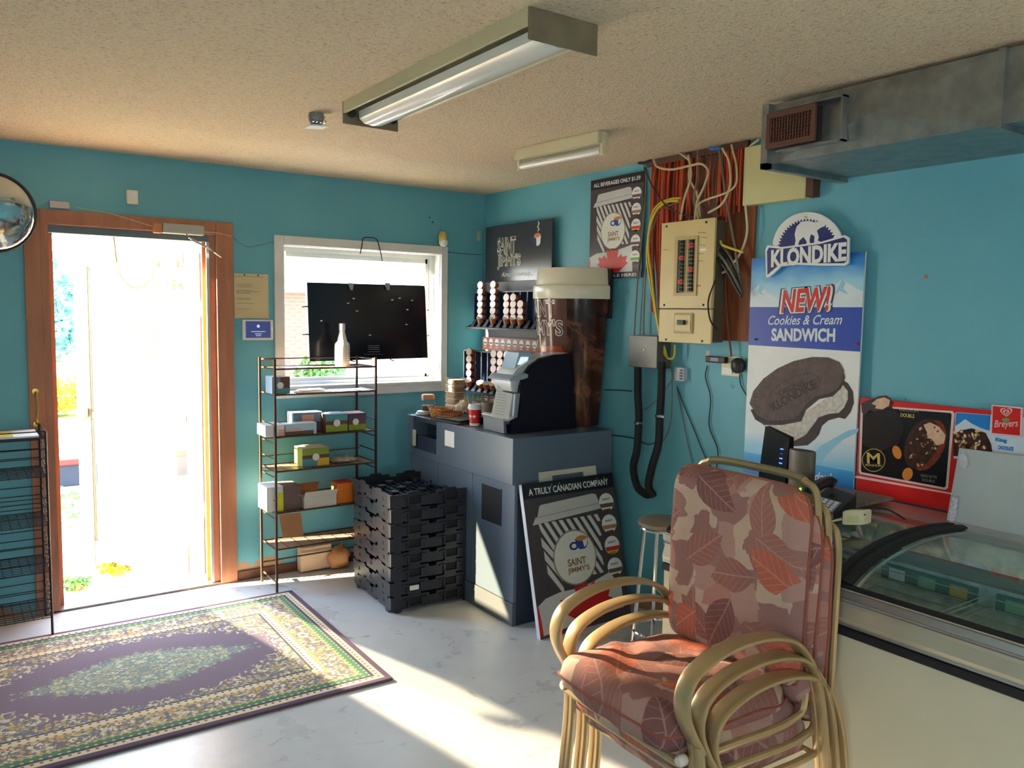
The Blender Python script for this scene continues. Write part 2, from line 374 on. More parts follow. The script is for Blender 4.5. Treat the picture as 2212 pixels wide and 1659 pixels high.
pull = part('pull_handle', MB().tube(bez([(hx, -.022, 1.18), (hx, -.05, 1.165), (hx+.004, -.055, 1.10), (hx, -.05, 1.035), (hx, -.022, 1.02)], 6), .007, 8).lathe([(.018, 0), (.016, .006), (0, .007)], (hx, -.022, 1.185), 12, ax=(Vector((1, 0, 0)), Vector((0, 0, 1)), Vector((0, -1, 0)))).lathe([(.018, 0), (.016, .006), (0, .007)], (hx, -.022, 1.015), 12, ax=(Vector((1, 0, 0)), Vector((0, 0, 1)), Vector((0, -1, 0)))), BRASS, smooth=True)
# door closer on the head
cl = thing('door_closer', 'grey door closer with a bent arm under the top of the doorway', 'door closer', (-2.0, -.03, 2.03))
mesh('body', MB().box((-2.12, -.055, 2.03), (-1.9, -.012, 2.085), .008), mat('closer_grey', (176, 176, 168), .4), cl)
mesh('end_cap', MB().box((-2.165, -.05, 2.028), (-2.122, -.012, 2.08), .006), mat('orange_plastic', (206, 132, 84), .5), cl)
mesh('closer_arm', MB().tube(bez([(-2.0, -.05, 2.03), (-1.98, -.10, 2.0), (-1.9, -.11, 1.96), (-1.815, -.06, 1.915)], 6), .007, 6), CHROME, cl, smooth=True)
# ---- door_2: the storm door standing open at 45 degrees outside
HG = Vector((-1.865, .165, .02)); DA = Vector((-.7071, .7071, 0)); DN = Vector((.7071, .7071, 0))
def dbox(u0, u1, z0, z1, n0=-.016, n1=.016, mb=None, bev=0):
    mb = mb or MB(); o = HG+DA*u0+DN*n0+Vector((0, 0, z0)); return mb.obox(o, DA*(u1-u0), DN*(n1-n0), Vector((0, 0, z1-z0)), bev)
ALD = mat('storm_door_aluminium', (122, 104, 82), .45, metal=.25, noise_=.05)
sd = struct('door_2', dbox(0, .11, 0, 1.93, bev=.004), ALD, loc=HG)
mesh('stile', dbox(.74, .84, 0, 1.93, bev=.004), ALD, sd)
mesh('top_rail', dbox(.11, .74, 1.84, 1.93), ALD, sd); mesh('bottom_rail', dbox(.11, .74, 0, .16), ALD, sd)
mesh('middle_rail', dbox(.11, .74, .925, .965), ALD, sd)
SGL = glass('storm_door_glass', (.97, .98, .97), .06, dust=.04)
mesh('glass_pane', dbox(.11, .74, .965, 1.84, -.003, .003), SGL, sd); mesh('glass_pane', dbox(.11, .74, .16, .925, -.003, .003), SGL, sd)
mesh('hinge', dbox(-.03, .0, .35, .45), STEEL, sd); mesh('hinge', dbox(-.03, .0, 1.55, 1.65), STEEL, sd)
mesh('push_handle', dbox(.76, .82, .93, .99, -.05, -.016, bev=.005), mat('cream_handle', (226, 210, 170), .4), sd)
strap = [at(x, y, 'y', .35) for x, y in ((240, 512), (244, 545), (250, 570), (262, 598), (278, 616), (296, 622), (314, 615), (328, 598), (330, 560))]
o = cable('safety_strap', strap, .006, mat('tan_strap', (176, 166, 130), .7), 'tan safety strap sagging in a loop across the open doorway', 'strap')
# ---- window_1
wf = MB()
y0 = -.018
win = struct('window_1', MB().box((WX0, .075, WZ0), (WX0+.035, .13, WZ1)), TRIMW)
mesh('window_casing', MB().box((-1.462-.03, y0, 1.085), (WX0, 0, 2.065), .004), TRIMW, win)
mesh('window_casing', MB().box((WX1, y0, 1.085), (-.30, 0, 2.065), .004), TRIMW, win)
mesh('window_casing', MB().box((WX0, y0, WZ1), (WX1, 0, 2.065), .004), TRIMW, win)
mesh('window_casing', MB().box((WX0, y0, 1.085), (WX1, 0, WZ0), .004), TRIMW, win)
for bx_ in (((WX1-.004, 0, WZ0), (WX1, .075, WZ1)), ((WX0, 0, WZ0), (WX0+.004, .075, WZ1)), ((WX0, 0, WZ1-.004), (WX1, .075, WZ1))): mesh('window_reveal', MB().box(*bx_), TRIMW, win)
mesh('window_sill', MB().box((WX0, -.03, WZ0), (WX1, .075, WZ0+.018), .003), TRIMW, win)
for a in ('top', 'bottom', 'side'):
    if a == 'top': mesh('window_frame', MB().box((WX0+.035, .075, WZ1-.03), (WX1-.035, .13, WZ1)).box((WX0+.05, .09, WZ1-.06), (WX1-.05, .12, WZ1-.03)), TRIMW, win)
    if a == 'bottom': mesh('window_frame', MB().box((WX0+.035, .075, WZ0), (WX1-.035, .13, WZ0+.04)).box((WX0+.05, .09, WZ0+.04), (WX1-.05, .12, WZ0+.06)), TRIMW, win)
    if a == 'side': mesh('window_frame', MB().box((WX1-.035, .075, WZ0), (WX1, .13, WZ1)).box((WX1-.065, .09, WZ0+.03), (WX1-.035, .12, WZ1-.03)), TRIMW, win)
mesh('window_pane', MB().box((WX0+.035, .103, WZ0+.04), (WX1-.05, .107, WZ1-.04)), glass('window_glass', (.97, .99, .99), .05), win)

# ------------------------------------------------------------------ outdoors
def ground_mat():
    m, t, b = newmat('sunlit_gravel_and_grass', .9)
    tcn = t.nodes.new('ShaderNodeTexCoord'); o = tcn.outputs['Object']
    n = nd(t, 'ShaderNodeTexNoise', i_Scale=.9, i_Detail=8.); n2 = nd(t, 'ShaderNodeTexNoise', i_Scale=30., i_Detail=4.)
    for x in (n, n2): t.links.new(o, x.inputs['Vector'])
    c = ramp(t, n2.outputs['Fac'], [(.3, srgb(150, 145, 135)[:3]), (.7, srgb(196, 190, 178)[:3])])
    c = mix(t, ramp(t, n.outputs['Fac'], [(.56, (0, 0, 0)), (.62, (1, 1, 1))]), c, srgb(96, 132, 50)); t.links.new(c, b.inputs['Base Color'])
    return m
struct('ground', MB().box((-60, .15, -.3), (60, 80, -.03)), ground_mat())
struct('trim_2', MB().box((-2.9, .15, -.12), (-1.5, 1.4, -.02)), mat('doorstep_concrete', (196, 176, 140), .85, noise_=.2))
kb = thing('landscape_kerb', 'low black timber kerb with a red painted top across the yard', 'kerb', (-2.5, 3.6, -.03))
mesh('timber', MB().box((-5.5, 3.55, -.03), (3.5, 3.75, .17), .01), mat('black_timber', (44, 46, 58), .8, noise_=.2), kb)
mesh('capping', MB().box((-5.5, 3.53, .17), (3.5, 3.77, .225), .01), mat('red_capping', (190, 40, 34), .7), kb)
def leafy(name, label, cat, c, rx, rz, n, m, size=.12, trunk=None, group=None, tm=None):
    root = thing(name, label, cat, (c[0], c[1], -.03), group); mb = MB(); rnd = random.Random(name+str(c))
    for i in range(n):
        d = Vector((rnd.gauss(0, 1), rnd.gauss(0, 1), rnd.gauss(0, 1))).normalized()*(rnd.random()**.4)
        d *= 1+.25*noise.noise(d*2.3+Vector(c)); p = Vector(c)+Vector((d.x*rx, d.y*rx, d.z*rz))
        a = Vector((rnd.gauss(0, 1), rnd.gauss(0, 1), rnd.gauss(0, 1))).normalized()*size; b = a.cross(Vector((rnd.gauss(0, 1), rnd.gauss(0, 1), rnd.gauss(0, 1)))).normalized()*size*.6
        mb.add([p-a, p-b*.8, p+a, p+b*.8], [(0, 1, 2, 3)])
    f = mesh('foliage', mb, m, root, fix=False); f['kind'] = 'stuff'
    if trunk: mesh('trunk', MB().tube([(c[0], c[1], -.05), (c[0]+.1, c[1], c[2]*.5), (c[0], c[1], c[2])], [trunk, trunk*.7, trunk*.4], 8), WOODD, root)
LEAF = mat('summer_foliage', (110, 160, 90), .7, noise_=.3); LEAFY = mat('yellow_green_foliage', (170, 176, 40), .7, noise_=.3)
leafy('tree', 'tall leafy tree beyond the yard, seen through the doorway gap', 'tree', (-1.3, 24, 1.6), 1.8, 1.75, 2600, mat('blue_green_foliage', (120, 186, 176), .7, noise_=.3), .22, .2)
leafy('tree', 'rounder leafy tree seen faintly through the storm door glass', 'tree', (3.2, 25, 1.3), 2.2, 1.5, 2000, LEAF, .22, .2)
leafy('tree', 'pale leafy tree low behind the tall one, left in the doorway', 'tree', (-4.4, 21, .9), 1.0, 1.3, 1200, LEAFY, .2, .15)
leafy('flowering_bush', 'low yellow flowering bush in the yard, seen left in the doorway', 'bush', (-1.9, 9.2, .28), .6, .3, 900, LEAFY, .07)
leafy('garden_shrub', 'light green shrub before the brick house in the window', 'bush', (1.75, 7.4, .62), .42, .34, 900, LEAF, .07, .03)
leafy('grass_tuft', 'small tuft of grass by the threshold, left in the doorway', 'grass', (-2.56, .42, .02), .10, .03, 150, LEAF, .025)
leafy('grass_tuft', 'tuft of weeds growing at the doorstep edge right of the first tuft', 'grass', (-2.3, .6, .02), .12, .03, 160, LEAFY, .025)
leafy('grass_tuft', 'patch of grass before the black kerb in the doorway', 'grass', (-2.6, 2.6, .0), .75, .08, 700, LEAF, .04)
# brick house across the yard: walls of brick courses, shingle roof
BRK = mat('brick_face', (168, 92, 78), .85, noise_=.2, nscale=3); MORT = mat('mortar', (186, 172, 160), .9); SHG = mat('grey_shingle', (150, 158, 172), .85, noise_=.1)
hs = thing('brick_house', 'brick house with grey shingle roof seen through the window', 'house', (3.0, 9.5, -.03))
mesh('wall', MB().box((.75, 9.6, 0), (7.0, 14, 2.0)), MORT, hs)
me_b = None; bw, bh = .21, .065
protos = MB().box((0, 9.585, 0), (bw-.012, 9.6, bh-.012))
k = 0
for r_ in range(30):
    for c_ in range(9):
        if k >= 290: break
        x = .76+c_*bw+(bw/2 if r_ % 2 else 0); z = .0+r_*bh
        if k == 0:
            b0 = mesh('brick', protos, BRK, hs); b0.location = (x-0, 0, z); 
        else:
            b_ = link(b0.copy()); b_.parent = hs; b_.location = (x, 0, z)
        k += 1
mesh('soffit', MB().box((.55, 9.2, 2.0), (7.2, 9.65, 2.1)), WHITE, hs)
mesh('corner_post', MB().box((.68, 9.52, 0), (.78, 9.62, 2.0)), WHITE, hs)
for i in range(14):
    y = 9.2+i*.3; z = 2.1+i*.2; mesh('shingle_course', MB().obox((.5, y, z), (4.2, 0, 0), (0, .32, .215), (0, -.02, .03)), SHG, hs)
gb = thing('gable_house', 'white gabled house end with dark louvre right in the window', 'house', (10.5, 17, -.03))
mesh('wall', MB().prism([(7.6, 15.5, 0), (14, 15.5, 0), (14, 15.5, 3.9), (11, 15.5, 5.0), (7.6, 15.5, 3.1)], (0, 4, 0)), BRK, gb)
mesh('fascia', MB().obox((7.2, 15.3, 2.8), (4.0, 0, 2.3), (0, .3, 0), (0, 0, .22)), WHITE, gb)
mesh('louvre', MB().box((9.9, 15.4, 3.0), (10.7, 15.5, 3.9), .02), GREYP, gb)
sh = thing('red_shed', 'red painted shed wall seen in the gap at the storm door hinge', 'shed', (2.0, 7.0, -.03))
mesh('wall', MB().box((.05, 6.4, -.03), (.7, 8.4, 2.1)), mat('red_siding', (176, 30, 48), .7), sh); mesh('roof', MB().box((-.05, 6.3, 2.1), (.8, 8.5, 2.2)), GREYP, sh)
# ================================================================== objects
X, Y, Z = Vector((1, 0, 0)), Vector((0, 1, 0)), Vector((0, 0, 1))
# ---- rug
def rug_mat():
    m, t, b = newmat('persian_rug_pile', .95); b.inputs['Specular IOR Level'].default_value = .1
    tcn = t.nodes.new('ShaderNodeTexCoord'); o = tcn.outputs['Object']; s = nd(t, 'ShaderNodeSeparateXYZ'); t.links.new(o, s.inputs[0])
    ax = math_(t, 'ABSOLUTE', s.outputs['X']); ay = math_(t, 'ABSOLUTE', s.outputs['Y'])
    d = math_(t, 'MINIMUM', math_(t, 'SUBTRACT', .90, ax), math_(t, 'SUBTRACT', .668, ay))   # distance in from the edge
    v = nd(t, 'ShaderNodeTexVoronoi', i_Scale=26.); v2 = nd(t, 'ShaderNodeTexVoronoi', i_Scale=52.); nn = nd(t, 'ShaderNodeTexNoise', i_Scale=22., i_Detail=3., i_Distortion=2.)
    sym = nd(t, 'ShaderNodeCombineXYZ'); t.links.new(ax, sym.inputs[0]); t.links.new(ay, sym.inputs[1])
    for x in (v, v2, nn): t.links.new(sym.outputs[0], x.inputs['Vector'])
    flo = ramp(t, v.outputs['Distance'], [(.0, srgb(176, 88, 58)[:3]), (.16, srgb(232, 222, 196)[:3]), (.34, srgb(206, 192, 150)[:3]), (.46, srgb(158, 156, 122)[:3]), (.6, srgb(196, 166, 116)[:3])], 'CONSTANT')
    flo = mix(t, ramp(t, v2.outputs['Distance'], [(.0, (0, 0, 0)), (.42, (0, 0, 0)), (.47, (.8, .8, .8))], 'CONSTANT'), flo, srgb(108, 114, 138))
    flo = mix(t, ramp(t, nn.outputs['Fac'], [(.56, (0, 0, 0)), (.6, (.8, .8, .8))]), flo, srgb(226, 218, 190))
    # medallion field
    e = math_(t, 'ADD', math_(t, 'POWER', math_(t, 'DIVIDE', ax, .46), 1.3), math_(t, 'POWER', math_(t, 'DIVIDE', ay, .20), 1.3))
    e = math_(t, 'ADD', e, math_(t, 'MULTIPLY', math_(t, 'SUBTRACT', nn.outputs['Fac'], .5), 1.3))
    e2 = math_(t, 'ADD', math_(t, 'POWER', math_(t, 'DIVIDE', ax, .60), 2), math_(t, 'POWER', math_(t, 'DIVIDE', ay, .36), 2))
    e2 = math_(t, 'ADD', e2, math_(t, 'MULTIPLY', math_(t, 'SUBTRACT', nn.outputs['Fac'], .5), .9))
    med = mix(t, .38, flo, srgb(146, 180, 160))
    field = srgb(132, 120, 134)
    c = mix(t, math_(t, 'GREATER_THAN', e, 1.), med, field)
    c = mix(t, math_(t, 'GREATER_THAN', e2, 1.), c, flo)
    dots = nd(t, 'ShaderNodeTexVoronoi', i_Scale=34.); dots.inputs['Randomness'].default_value = 0.
    t.links.new(sym.outputs[0], dots.inputs['Vector'])
    dot = math_(t, 'LESS_THAN', dots.outputs['Distance'], .22)
    cream = mix(t, dot, srgb(224, 214, 186), srgb(150, 104, 84)); green = mix(t, dot, srgb(92, 138, 112), srgb(200, 196, 150)); plum = srgb(106, 88, 106)
    def band(c, lo, hi, col):
        f = math_(t, 'MULTIPLY', math_(t, 'GREATER_THAN', d, lo), math_(t, 'LESS_THAN', d, hi)); return mix(t, f, c, col)
    c = band(c, .225, .265, cream); c = band(c, .265, .275, srgb(88, 96, 104))
    c = band(c, .11, .225, flo); c = band(c, .11, .118, srgb(204, 172, 116)); c = band(c, .215, .225, srgb(204, 172, 116))
    c = band(c, .075, .11, green); c = band(c, .06, .075, srgb(92, 88, 104)); c = band(c, .028, .06, cream); c = band(c, -1, .028, plum)
    t.links.new(c, b.inputs['Base Color'])
    n3 = nd(t, 'ShaderNodeTexNoise', i_Scale=300.); t.links.new(o, n3.inputs['Vector']); bp = nd(t, 'ShaderNodeBump', i_Strength=.4, i_Distance=.004)
    t.links.new(n3.outputs['Fac'], bp.inputs['Height']); t.links.new(bp.outputs[0], b.inputs['Normal'])
    return m
mb = MB(); mb.box((-.9, -.668, 0), (.9, .668, .012), .004)
rug = tag(mesh('area_rug', mb, rug_mat()), 'oriental patterned area rug with plum medallion field lying before the doorway', 'rug')
rug.location = (-2.44, -1.02, .0); rug.rotation_euler = (0, 0, R(-.9))

# ---- fluorescent fittings on the ceiling
fx = thing('fluorescent_fixture', 'long box fluorescent ceiling light with deep end plates, nearer the viewer', 'ceiling light', (-1.68, -2.37, H))
ENDP = mat('tarnished_end_plate', (128, 116, 96), .5, metal=.3, noise_=.2, nscale=12)
for yy in (-2.99, -1.75): mesh('end_plate', MB().box((-1.80, yy-.004, H-.085), (-1.56, yy+.004, H), .002), ENDP, fx)
mesh('housing', MB().prism([(-1.80, -2.985, H), (-1.80, -2.985, H-.045), (-1.79, -2.985, H-.045), (-1.755, -2.985, H-.012), (-1.60, -2.985, H-.012), (-1.57, -2.985, H-.045), (-1.56, -2.985, H-.045), (-1.56, -2.985, H)], (0, 1.23, 0)), CREAM, fx)
TUBE = mat('frosted_tube_glass', (226, 226, 222), .25, coat=.4)
lens = [(-1.745, -2.975, H-.035), (-1.742, -2.975, H-.062), (-1.722, -2.975, H-.078), (-1.684, -2.975, H-.083), (-1.646, -2.975, H-.078), (-1.626, -2.975, H-.062), (-1.623, -2.975, H-.035)]
mesh('lens', MB().prism(lens, (0, 1.20, 0)), TUBE, fx, smooth=True)
for xx in (-1.77, -1.59): mesh('tube_socket', MB().lathe([(.012, 0), (.016, .01), (.016, .02)], (xx, -1.755, H-.045), 12, ax=(X, Z, -Y)), BLACK, fx)
f2 = thing('batten_light', 'short bare fluorescent batten on the ceiling near the wall corner', 'ceiling light', (-.69, -1.7, H))
a, b = Vector((-.715, -1.42, H)), Vector((-.66, -2.0, H)); d = (b-a).normalized(); s = d.cross(Z)
mesh('housing', MB().obox(a-s*.035, b-a, s*.07, -Z*.055, .004), CREAM, f2)
mesh('tube', MB().tube([a+d*.02-Z*.085, b-d*.015-Z*.085], .016, 12), TUBE, f2, smooth=True)
for q in (a+d*.006, b-d*.006): mesh('tube_socket', MB().obox(q-s*.012-d*.006, s*.024, d*.014, -Z*.105, .002), IVORY, f2)
mesh('warning_sticker', MB().obox(b-d*.10-s*.0355-Z*.045, d*.05, -s*.0008, Z*.035), mat('orange_sticker', (214, 170, 112), .6), f2)
# remains of a smoke alarm
sa = thing('smoke_alarm', 'broken white smoke alarm base dangling from the ceiling left of the long light', 'alarm base', at(683, 245, 'z', H))
c = at(683, 245, 'z', H)
mesh('mount', MB().lathe([(.03, 0), (.034, -.012), (.03, -.03), (.022, -.045)], c, 14), GREYP, sa, smooth=True)
mesh('plate', MB().obox(c+Vector((-.04, -.035, -.055)), (.08, 0, .006), (0, .07, 0), (0, 0, -.006)), WHITE, sa)
for i in range(4): mesh('spring', MB().tube([c+Vector((-.024+.016*i+.006*math.cos(t*1.0), -.03+.006*math.sin(t), -.014-t*.0035)) for t in range(9)], .0018, 5), CHROME, sa)

# ---- sheet metal duct along the right wall
dx0, dz0, dz1, dy0, dy1 = -.5, 2.205, 2.425, -2.79, -4.75
du = thing('air_duct', 'galvanised sheet metal air duct under the ceiling along the right wall', 'duct', (-.25, -3.7, dz0))
mesh('underside', MB().box((dx0, dy1, dz0), (0, dy0, dz0+.004)), STEEL, du)
mesh('top', MB().box((dx0, dy1, dz1-.004), (0, dy0, dz1)), STEEL, du)
mesh('end_cap', MB().box((dx0+.004, dy0-.004, dz0+.004), (0, dy0, dz1-.004)), STEEL, du)
for (ya, yb) in ((dy0, -3.60), (-3.62, dy1)):
    cy, cz = (ya+yb)/2, (dz0+dz1)/2+.01
    mb = MB(); P = [(dx0, ya, dz0), (dx0, yb, dz0), (dx0, yb, dz1), (dx0, ya, dz1), (dx0-.012, (ya+yb)/2, (dz0+dz1)/2)]
    mb.add(P, [(0, 1, 4), (1, 2, 4), (2, 3, 4), (3, 0, 4), (0, 3, 2, 1)]); mesh('side_panel', mb, STEEL, du)
mesh('seam_flange', MB().box((dx0-.02, -3.622, dz0-.015), (0, -3.60, dz1+.0)), STEEL, du)
mesh('end_flange', MB().box((dx0-.03, dy0, dz0-.02), (dx0, dy0+.03, dz1)).box((dx0-.03, dy0, dz0-.02), (-.0, dy0+.03, dz0)), STEEL, du)
mesh('register_collar', MB().box((dx0-.045, -3.11, dz0+.03), (dx0-.01, -2.84, dz0+.036)).box((dx0-.045, -3.11, dz0+.18), (dx0-.01, -2.84, dz0+.186)).box((dx0-.045, -3.11, dz0+.03), (dx0-.01, -3.104, dz0+.186)), STEEL, du)
BRN = mat('brown_register_enamel', (98, 62, 52), .45)
rg = thing('air_register', 'brown louvred air register on the side of the duct', 'air vent', (dx0-.05, -2.9, dz0+.03))
mb = MB(); ya, yb, za, zb, xx = -3.01, -2.80, dz0+.045, dz0+.175, dx0-.055
for bx in (((yb-.016), yb, za, zb), (ya, ya+.016, za, zb), (ya+.016, yb-.016, za, za+.02), (ya+.016, yb-.016, zb-.02, zb)): mb.box((xx, bx[0], bx[2]), (xx+.012, bx[1], bx[3]))
mesh('face_frame', mb, BRN, rg)
for i in range(15):
    y = ya+.02+i*(yb-ya-.04)/14; mesh('louvre', MB().box((xx+.002, y-.0018, za+.02), (xx+.02, y+.0018, zb-.02)), BRN, rg)
for i in range(7):
    z = za+.028+i*(zb-za-.056)/6; mesh('cross_bar', MB().box((xx+.006, ya+.016, z-.0014), (xx+.012, yb-.016, z+.0014)), BRN, rg)
mesh('damper_box', MB().box((xx+.022, ya+.004, za+.004), (xx+.045, yb-.004, zb-.004)), BLACK, rg)

# ---- open wall bay with backboard, red cables, loose cables
bay = thing('backboard', 'stained plywood backboard behind the breaker panel, up to the ceiling', 'board', (-.01, -2.0, 1.5))
mb = MB(); q = lambda x, y, d=-.0: at(x, y, 'x', d)
mb.prism([(0, -1.655, 2.44), (0, -2.27, 2.44), (0, -2.27, 2.17), (0, -2.335, 2.17), (0, -2.325, 1.505), (0, -1.80, 1.505), (0, -1.80, 1.75), (0, -1.70, 1.86), (0, -1.68, 2.0)], (-.014, 0, 0))
mesh('plywood_sheet', mb, PLY, bay)
mesh('ragged_top_board', MB().box((-.03, -2.29, 2.405), (-.014, -1.62, 2.438)), WOODD, bay)
mesh('stud', MB().box((-.03, -2.12, 2.09), (-.014, -2.0, 2.40)), WOODD, bay)
REDW = mat('red_cable_jacket', (196, 62, 30), .5, noise_=.2)
ys = [-1.665-.0142*i+random.uniform(-.004, .004) for i in range(42)]
REDS = [REDW, mat('dark_red_cable_jacket', (140, 48, 28), .5, noise_=.3), mat('orange_cable_jacket', (206, 84, 40), .5, noise_=.2)]
for i, y in enumerate(ys):
    if -2.12 < y < -2.0 and i % 2: continue
    lo = 2.085 if -2.19 < y < -1.80 else (1.62 if y > -1.80 else 2.12)
    if i % 7 == 3: continue
    lo += random.uniform(-.02, .03); j = random.uniform(-.006, .006)
    pts = [(-.024, y, 2.41), (-.026-random.random()*.01, y+j, 2.25), (-.024, y-j, (2.2+lo)/2), (-.026, y+(.02 if y > -1.8 else 0)*-1.5, lo)]
    cable('red_cable', pts, .0048+.0012*(i % 2), REDS[(i*5+i//3) % 3], 'red jacketed cable in the row running down the open wall bay', 'cable', 'red cables in the open wall bay', n=4)
CW, CY_, CG, CK = mat('cream_cable_jacket', (206, 190, 150), .5), mat('yellow_cable_jacket', (206, 186, 60), .5), mat('grey_cable_jacket', (120, 112, 96), .5), mat('black_cable_jacket', (34, 32, 32), .5)
def wc(pts, dd, r, m, label, group=None, name='cable'):
    P = [at(x, y, 'x', -(dd if not isinstance(dd, list) else dd[i])) for i, (x, y) in enumerate(pts)]
    return cable(name, P, r, m, label, 'cable', group)
wc([(1412, 345), (1420, 360), (1450, 366), (1490, 358), (1515, 354), (1530, 370), (1522, 400), (1505, 440), (1508, 475)], .06, .006, CW, 'cream cable arching in a wide loop above the breaker panel')
wc([(1468, 330), (1490, 350), (1489, 385), (1506, 420), (1512, 470)], .05, .006, CW, 'cream cable dropping from the ceiling onto the panel top')
wc([(1508, 325), (1506, 380), (1500, 430), (1510, 470)], .055, .006, CG, 'greyish cable running straight down onto the panel top')
wc([(1487, 335), (1493, 380), (1478, 430), (1470, 475)], .06, .006, CW, 'cream cable curving left down onto the panel top')
wc([(1553, 318), (1562, 380), (1570, 440), (1585, 520), (1596, 590)], .06, .006, CG, 'grey cable hanging down right of the breaker panel')
wc([(1560, 320), (1575, 350), (1577, 400), (1560, 440), (1530, 460)], .07, .006, CW, 'cream cable bending back to the panel from the bay top')
wc([(1580, 312), (1592, 370), (1580, 410), (1510, 440), (1500, 480)], .075, .005, CW, 'thin cream cable crossing the bay to the panel')
wc([(1640, 300), (1615, 330), (1610, 430), (1614, 500), (1600, 545), (1575, 580), (1560, 590)], .05, .006, CW, 'cream cable looping down the right edge of the bay')
wc([(1605, 545), (1590, 540), (1562, 530), (1556, 520)], .075, .006, CY_, 'short pale yellow cable end right of the breaker panel')
wc([(1470, 428), (1450, 430), (1425, 440), (1410, 460), (1402, 500), (1398, 560), (1412, 650), (1424, 720), (1432, 770)], .04, .0065, CY_, 'yellow cable bundle strand draping left of the panel')
wc([(1465, 434), (1440, 437), (1415, 460), (1400, 520), (1408, 600), (1422, 700), (1440, 770)], .05, .0065, CY_, 'second yellow cable strand draping left of the panel')
wc([(1470, 436), (1438, 448), (1418, 470), (1402, 540), (1394, 600), (1390, 700), (1392, 740)], .03, .005, CG, 'thin greyish cable down to the grey junction box')
wc([(1393, 362), (1408, 400), (1440, 445), (1480, 465), (1506, 470)], .06, .004, CK, 'thin black cable slanting from the ceiling to the panel top')
wc([(1432, 745), (1436, 765), (1446, 775), (1456, 770), (1458, 745)], .05, .006, CY_, 'yellow cable loop hanging under the breaker panel')
wc([(1545, 605), (1530, 650), (1534, 690), (1548, 712)], .115, .004, CK, 'thin black cable bowed over the panel front edge')
for i in range(4): wc([(1548, 520+i*12), (1568, 540+i*14), (1590, 580+i*14), (1602, 632+i*3)], .05+.008*i, .007, CK if i % 2 else CG, 'dark cable curving right from the panel side, %s of four' % ('topmost', 'second', 'third', 'lowest')[i], 'dark cables right of the breaker panel')
wc([(1572, 560), (1568, 620), (1572, 700), (1580, 770)], .03, .0045, mat('rust_pipe', (120, 62, 44), .6), 'rusty brown conduit dropping to the cream outlet')
wc([(1408, 345), (1392, 352), (1380, 352)], .03, .008, CK, 'dark cable stub poking out at the ceiling left of the bay')
wc([(1395, 355), (1395, 400), (1388, 500), (1378, 600), (1370, 725)], .025, .004, CG, 'thin grey cable right of the hanging beverage poster')
wc([(1533, 320), (1540, 322), (1556, 318)], .07, .008, mat('blue_tape', (40, 110, 200), .5), 'short blue wire nut cluster at the top of the bay')

# ---- breaker panel
px0 = -.105
bp_ = thing('breaker_panel', 'beige breaker panel box with open cover showing two rows of breakers', 'electrical panel', (-.05, -2.0, 1.487))
PB = mat('panel_beige_enamel', (208, 186, 128), .4, noise_=.08, nscale=4); PBD = mat('panel_beige_recess', (180, 158, 104), .45)
mesh('enclosure', MB().box((px0+.012, -2.17, 1.495), (-.014, -1.825, 2.08), .004), mat('panel_grey_body', (92, 84, 70), .5, noise_=.2), bp_)
mb = MB()
for bx in ((-1.825-.0, -1.925, 1.66, 2.088), (-2.075, -2.175, 1.66, 2.088), (-1.925, -2.075, 1.985+.02, 2.088), (-1.925, -2.075, 1.66, 1.735)): mb.box((px0, bx[1], bx[2]), (px0+.012, bx[0], bx[3]))
mesh('upper_cover', mb, PB, bp_)
mb = MB(); mb.box((px0-.006, -1.945, 1.72), (px0+.002, -1.925, 2.01)).box((px0-.006, -2.075, 1.72), (px0+.002, -2.06, 2.01)).box((px0-.006, -2.06, 1.995), (px0+.002, -1.945, 2.01)).box((px0-.006, -2.06, 1.72), (px0+.002, -1.945, 1.735))
mesh('door_rim', mb, PBD, bp_); mesh('breaker_tray', MB().box((px0+.008, -2.06, 1.735), (px0+.012, -1.945, 2.0)), PBD, bp_)
mesh('lower_cover', MB().box((px0, -2.175, 1.487), (px0+.012, -1.825, 1.654), .004), PB, bp_)
mb = MB(); mb.box((px0-.008, -2.06, 1.535), (px0+.001, -1.935, 1.635), .006); mesh('main_switch_surround', mb, PBD, bp_)
mesh('main_switch_plate', MB().box((px0-.011, -2.05, 1.545), (px0-.007, -1.945, 1.625), .002), PB, bp_)
mesh('main_switch', MB().box((px0-.028, -2.02, 1.577), (px0-.010, -1.975, 1.6), .003), BLACK, bp_)
for col in (0, 1):
    for i in range(13):
        z = 1.985-i*.0195; y = -1.962-.062*col
        mesh('breaker', MB().box((px0-.004, y-.017, z-.0085), (px0+.009, y+.010, z+.0085)).box((px0-.011, y-.008, z-.003), (px0-.003, y+.002, z+.004)), (RED if (i*7+col*3) % 6 == 4 else BLACK), bp_)
for (y, z) in ((-1.86, 2.07), (-2.12, 2.07), (-1.86, 1.675), (-2.12, 1.675), (-1.88, 1.50), (-2.12, 1.50)): mesh('screw', MB().lathe([(.006, 0), (.005, .003), (0, .004)], (px0, y, z), 10, ax=(Y, Z, -X)), BLACK, bp_)
for i, (y, z, w_) in enumerate(((-2.12, 2.02, .05), (-2.13, 1.995, .04), (-2.12, 1.96, .04), (-2.11, 1.92, .05), (-1.88, 1.95, .04), (-2.11, 1.885, .04))): mesh('pen_mark', MB().obox((px0-.0005, y, z), (0, w_, .004), (0, 0, .002), (-.0004, 0, 0)), BLACK, bp_)
mesh('sticker', MB().box((px0-.0006, -2.125, 1.935), (px0, -2.085, 1.945)), WPR, bp_); mesh('sticker', MB().box((px0-.0006, -2.10, 1.765), (px0, -2.075, 1.771)), RED, bp_)
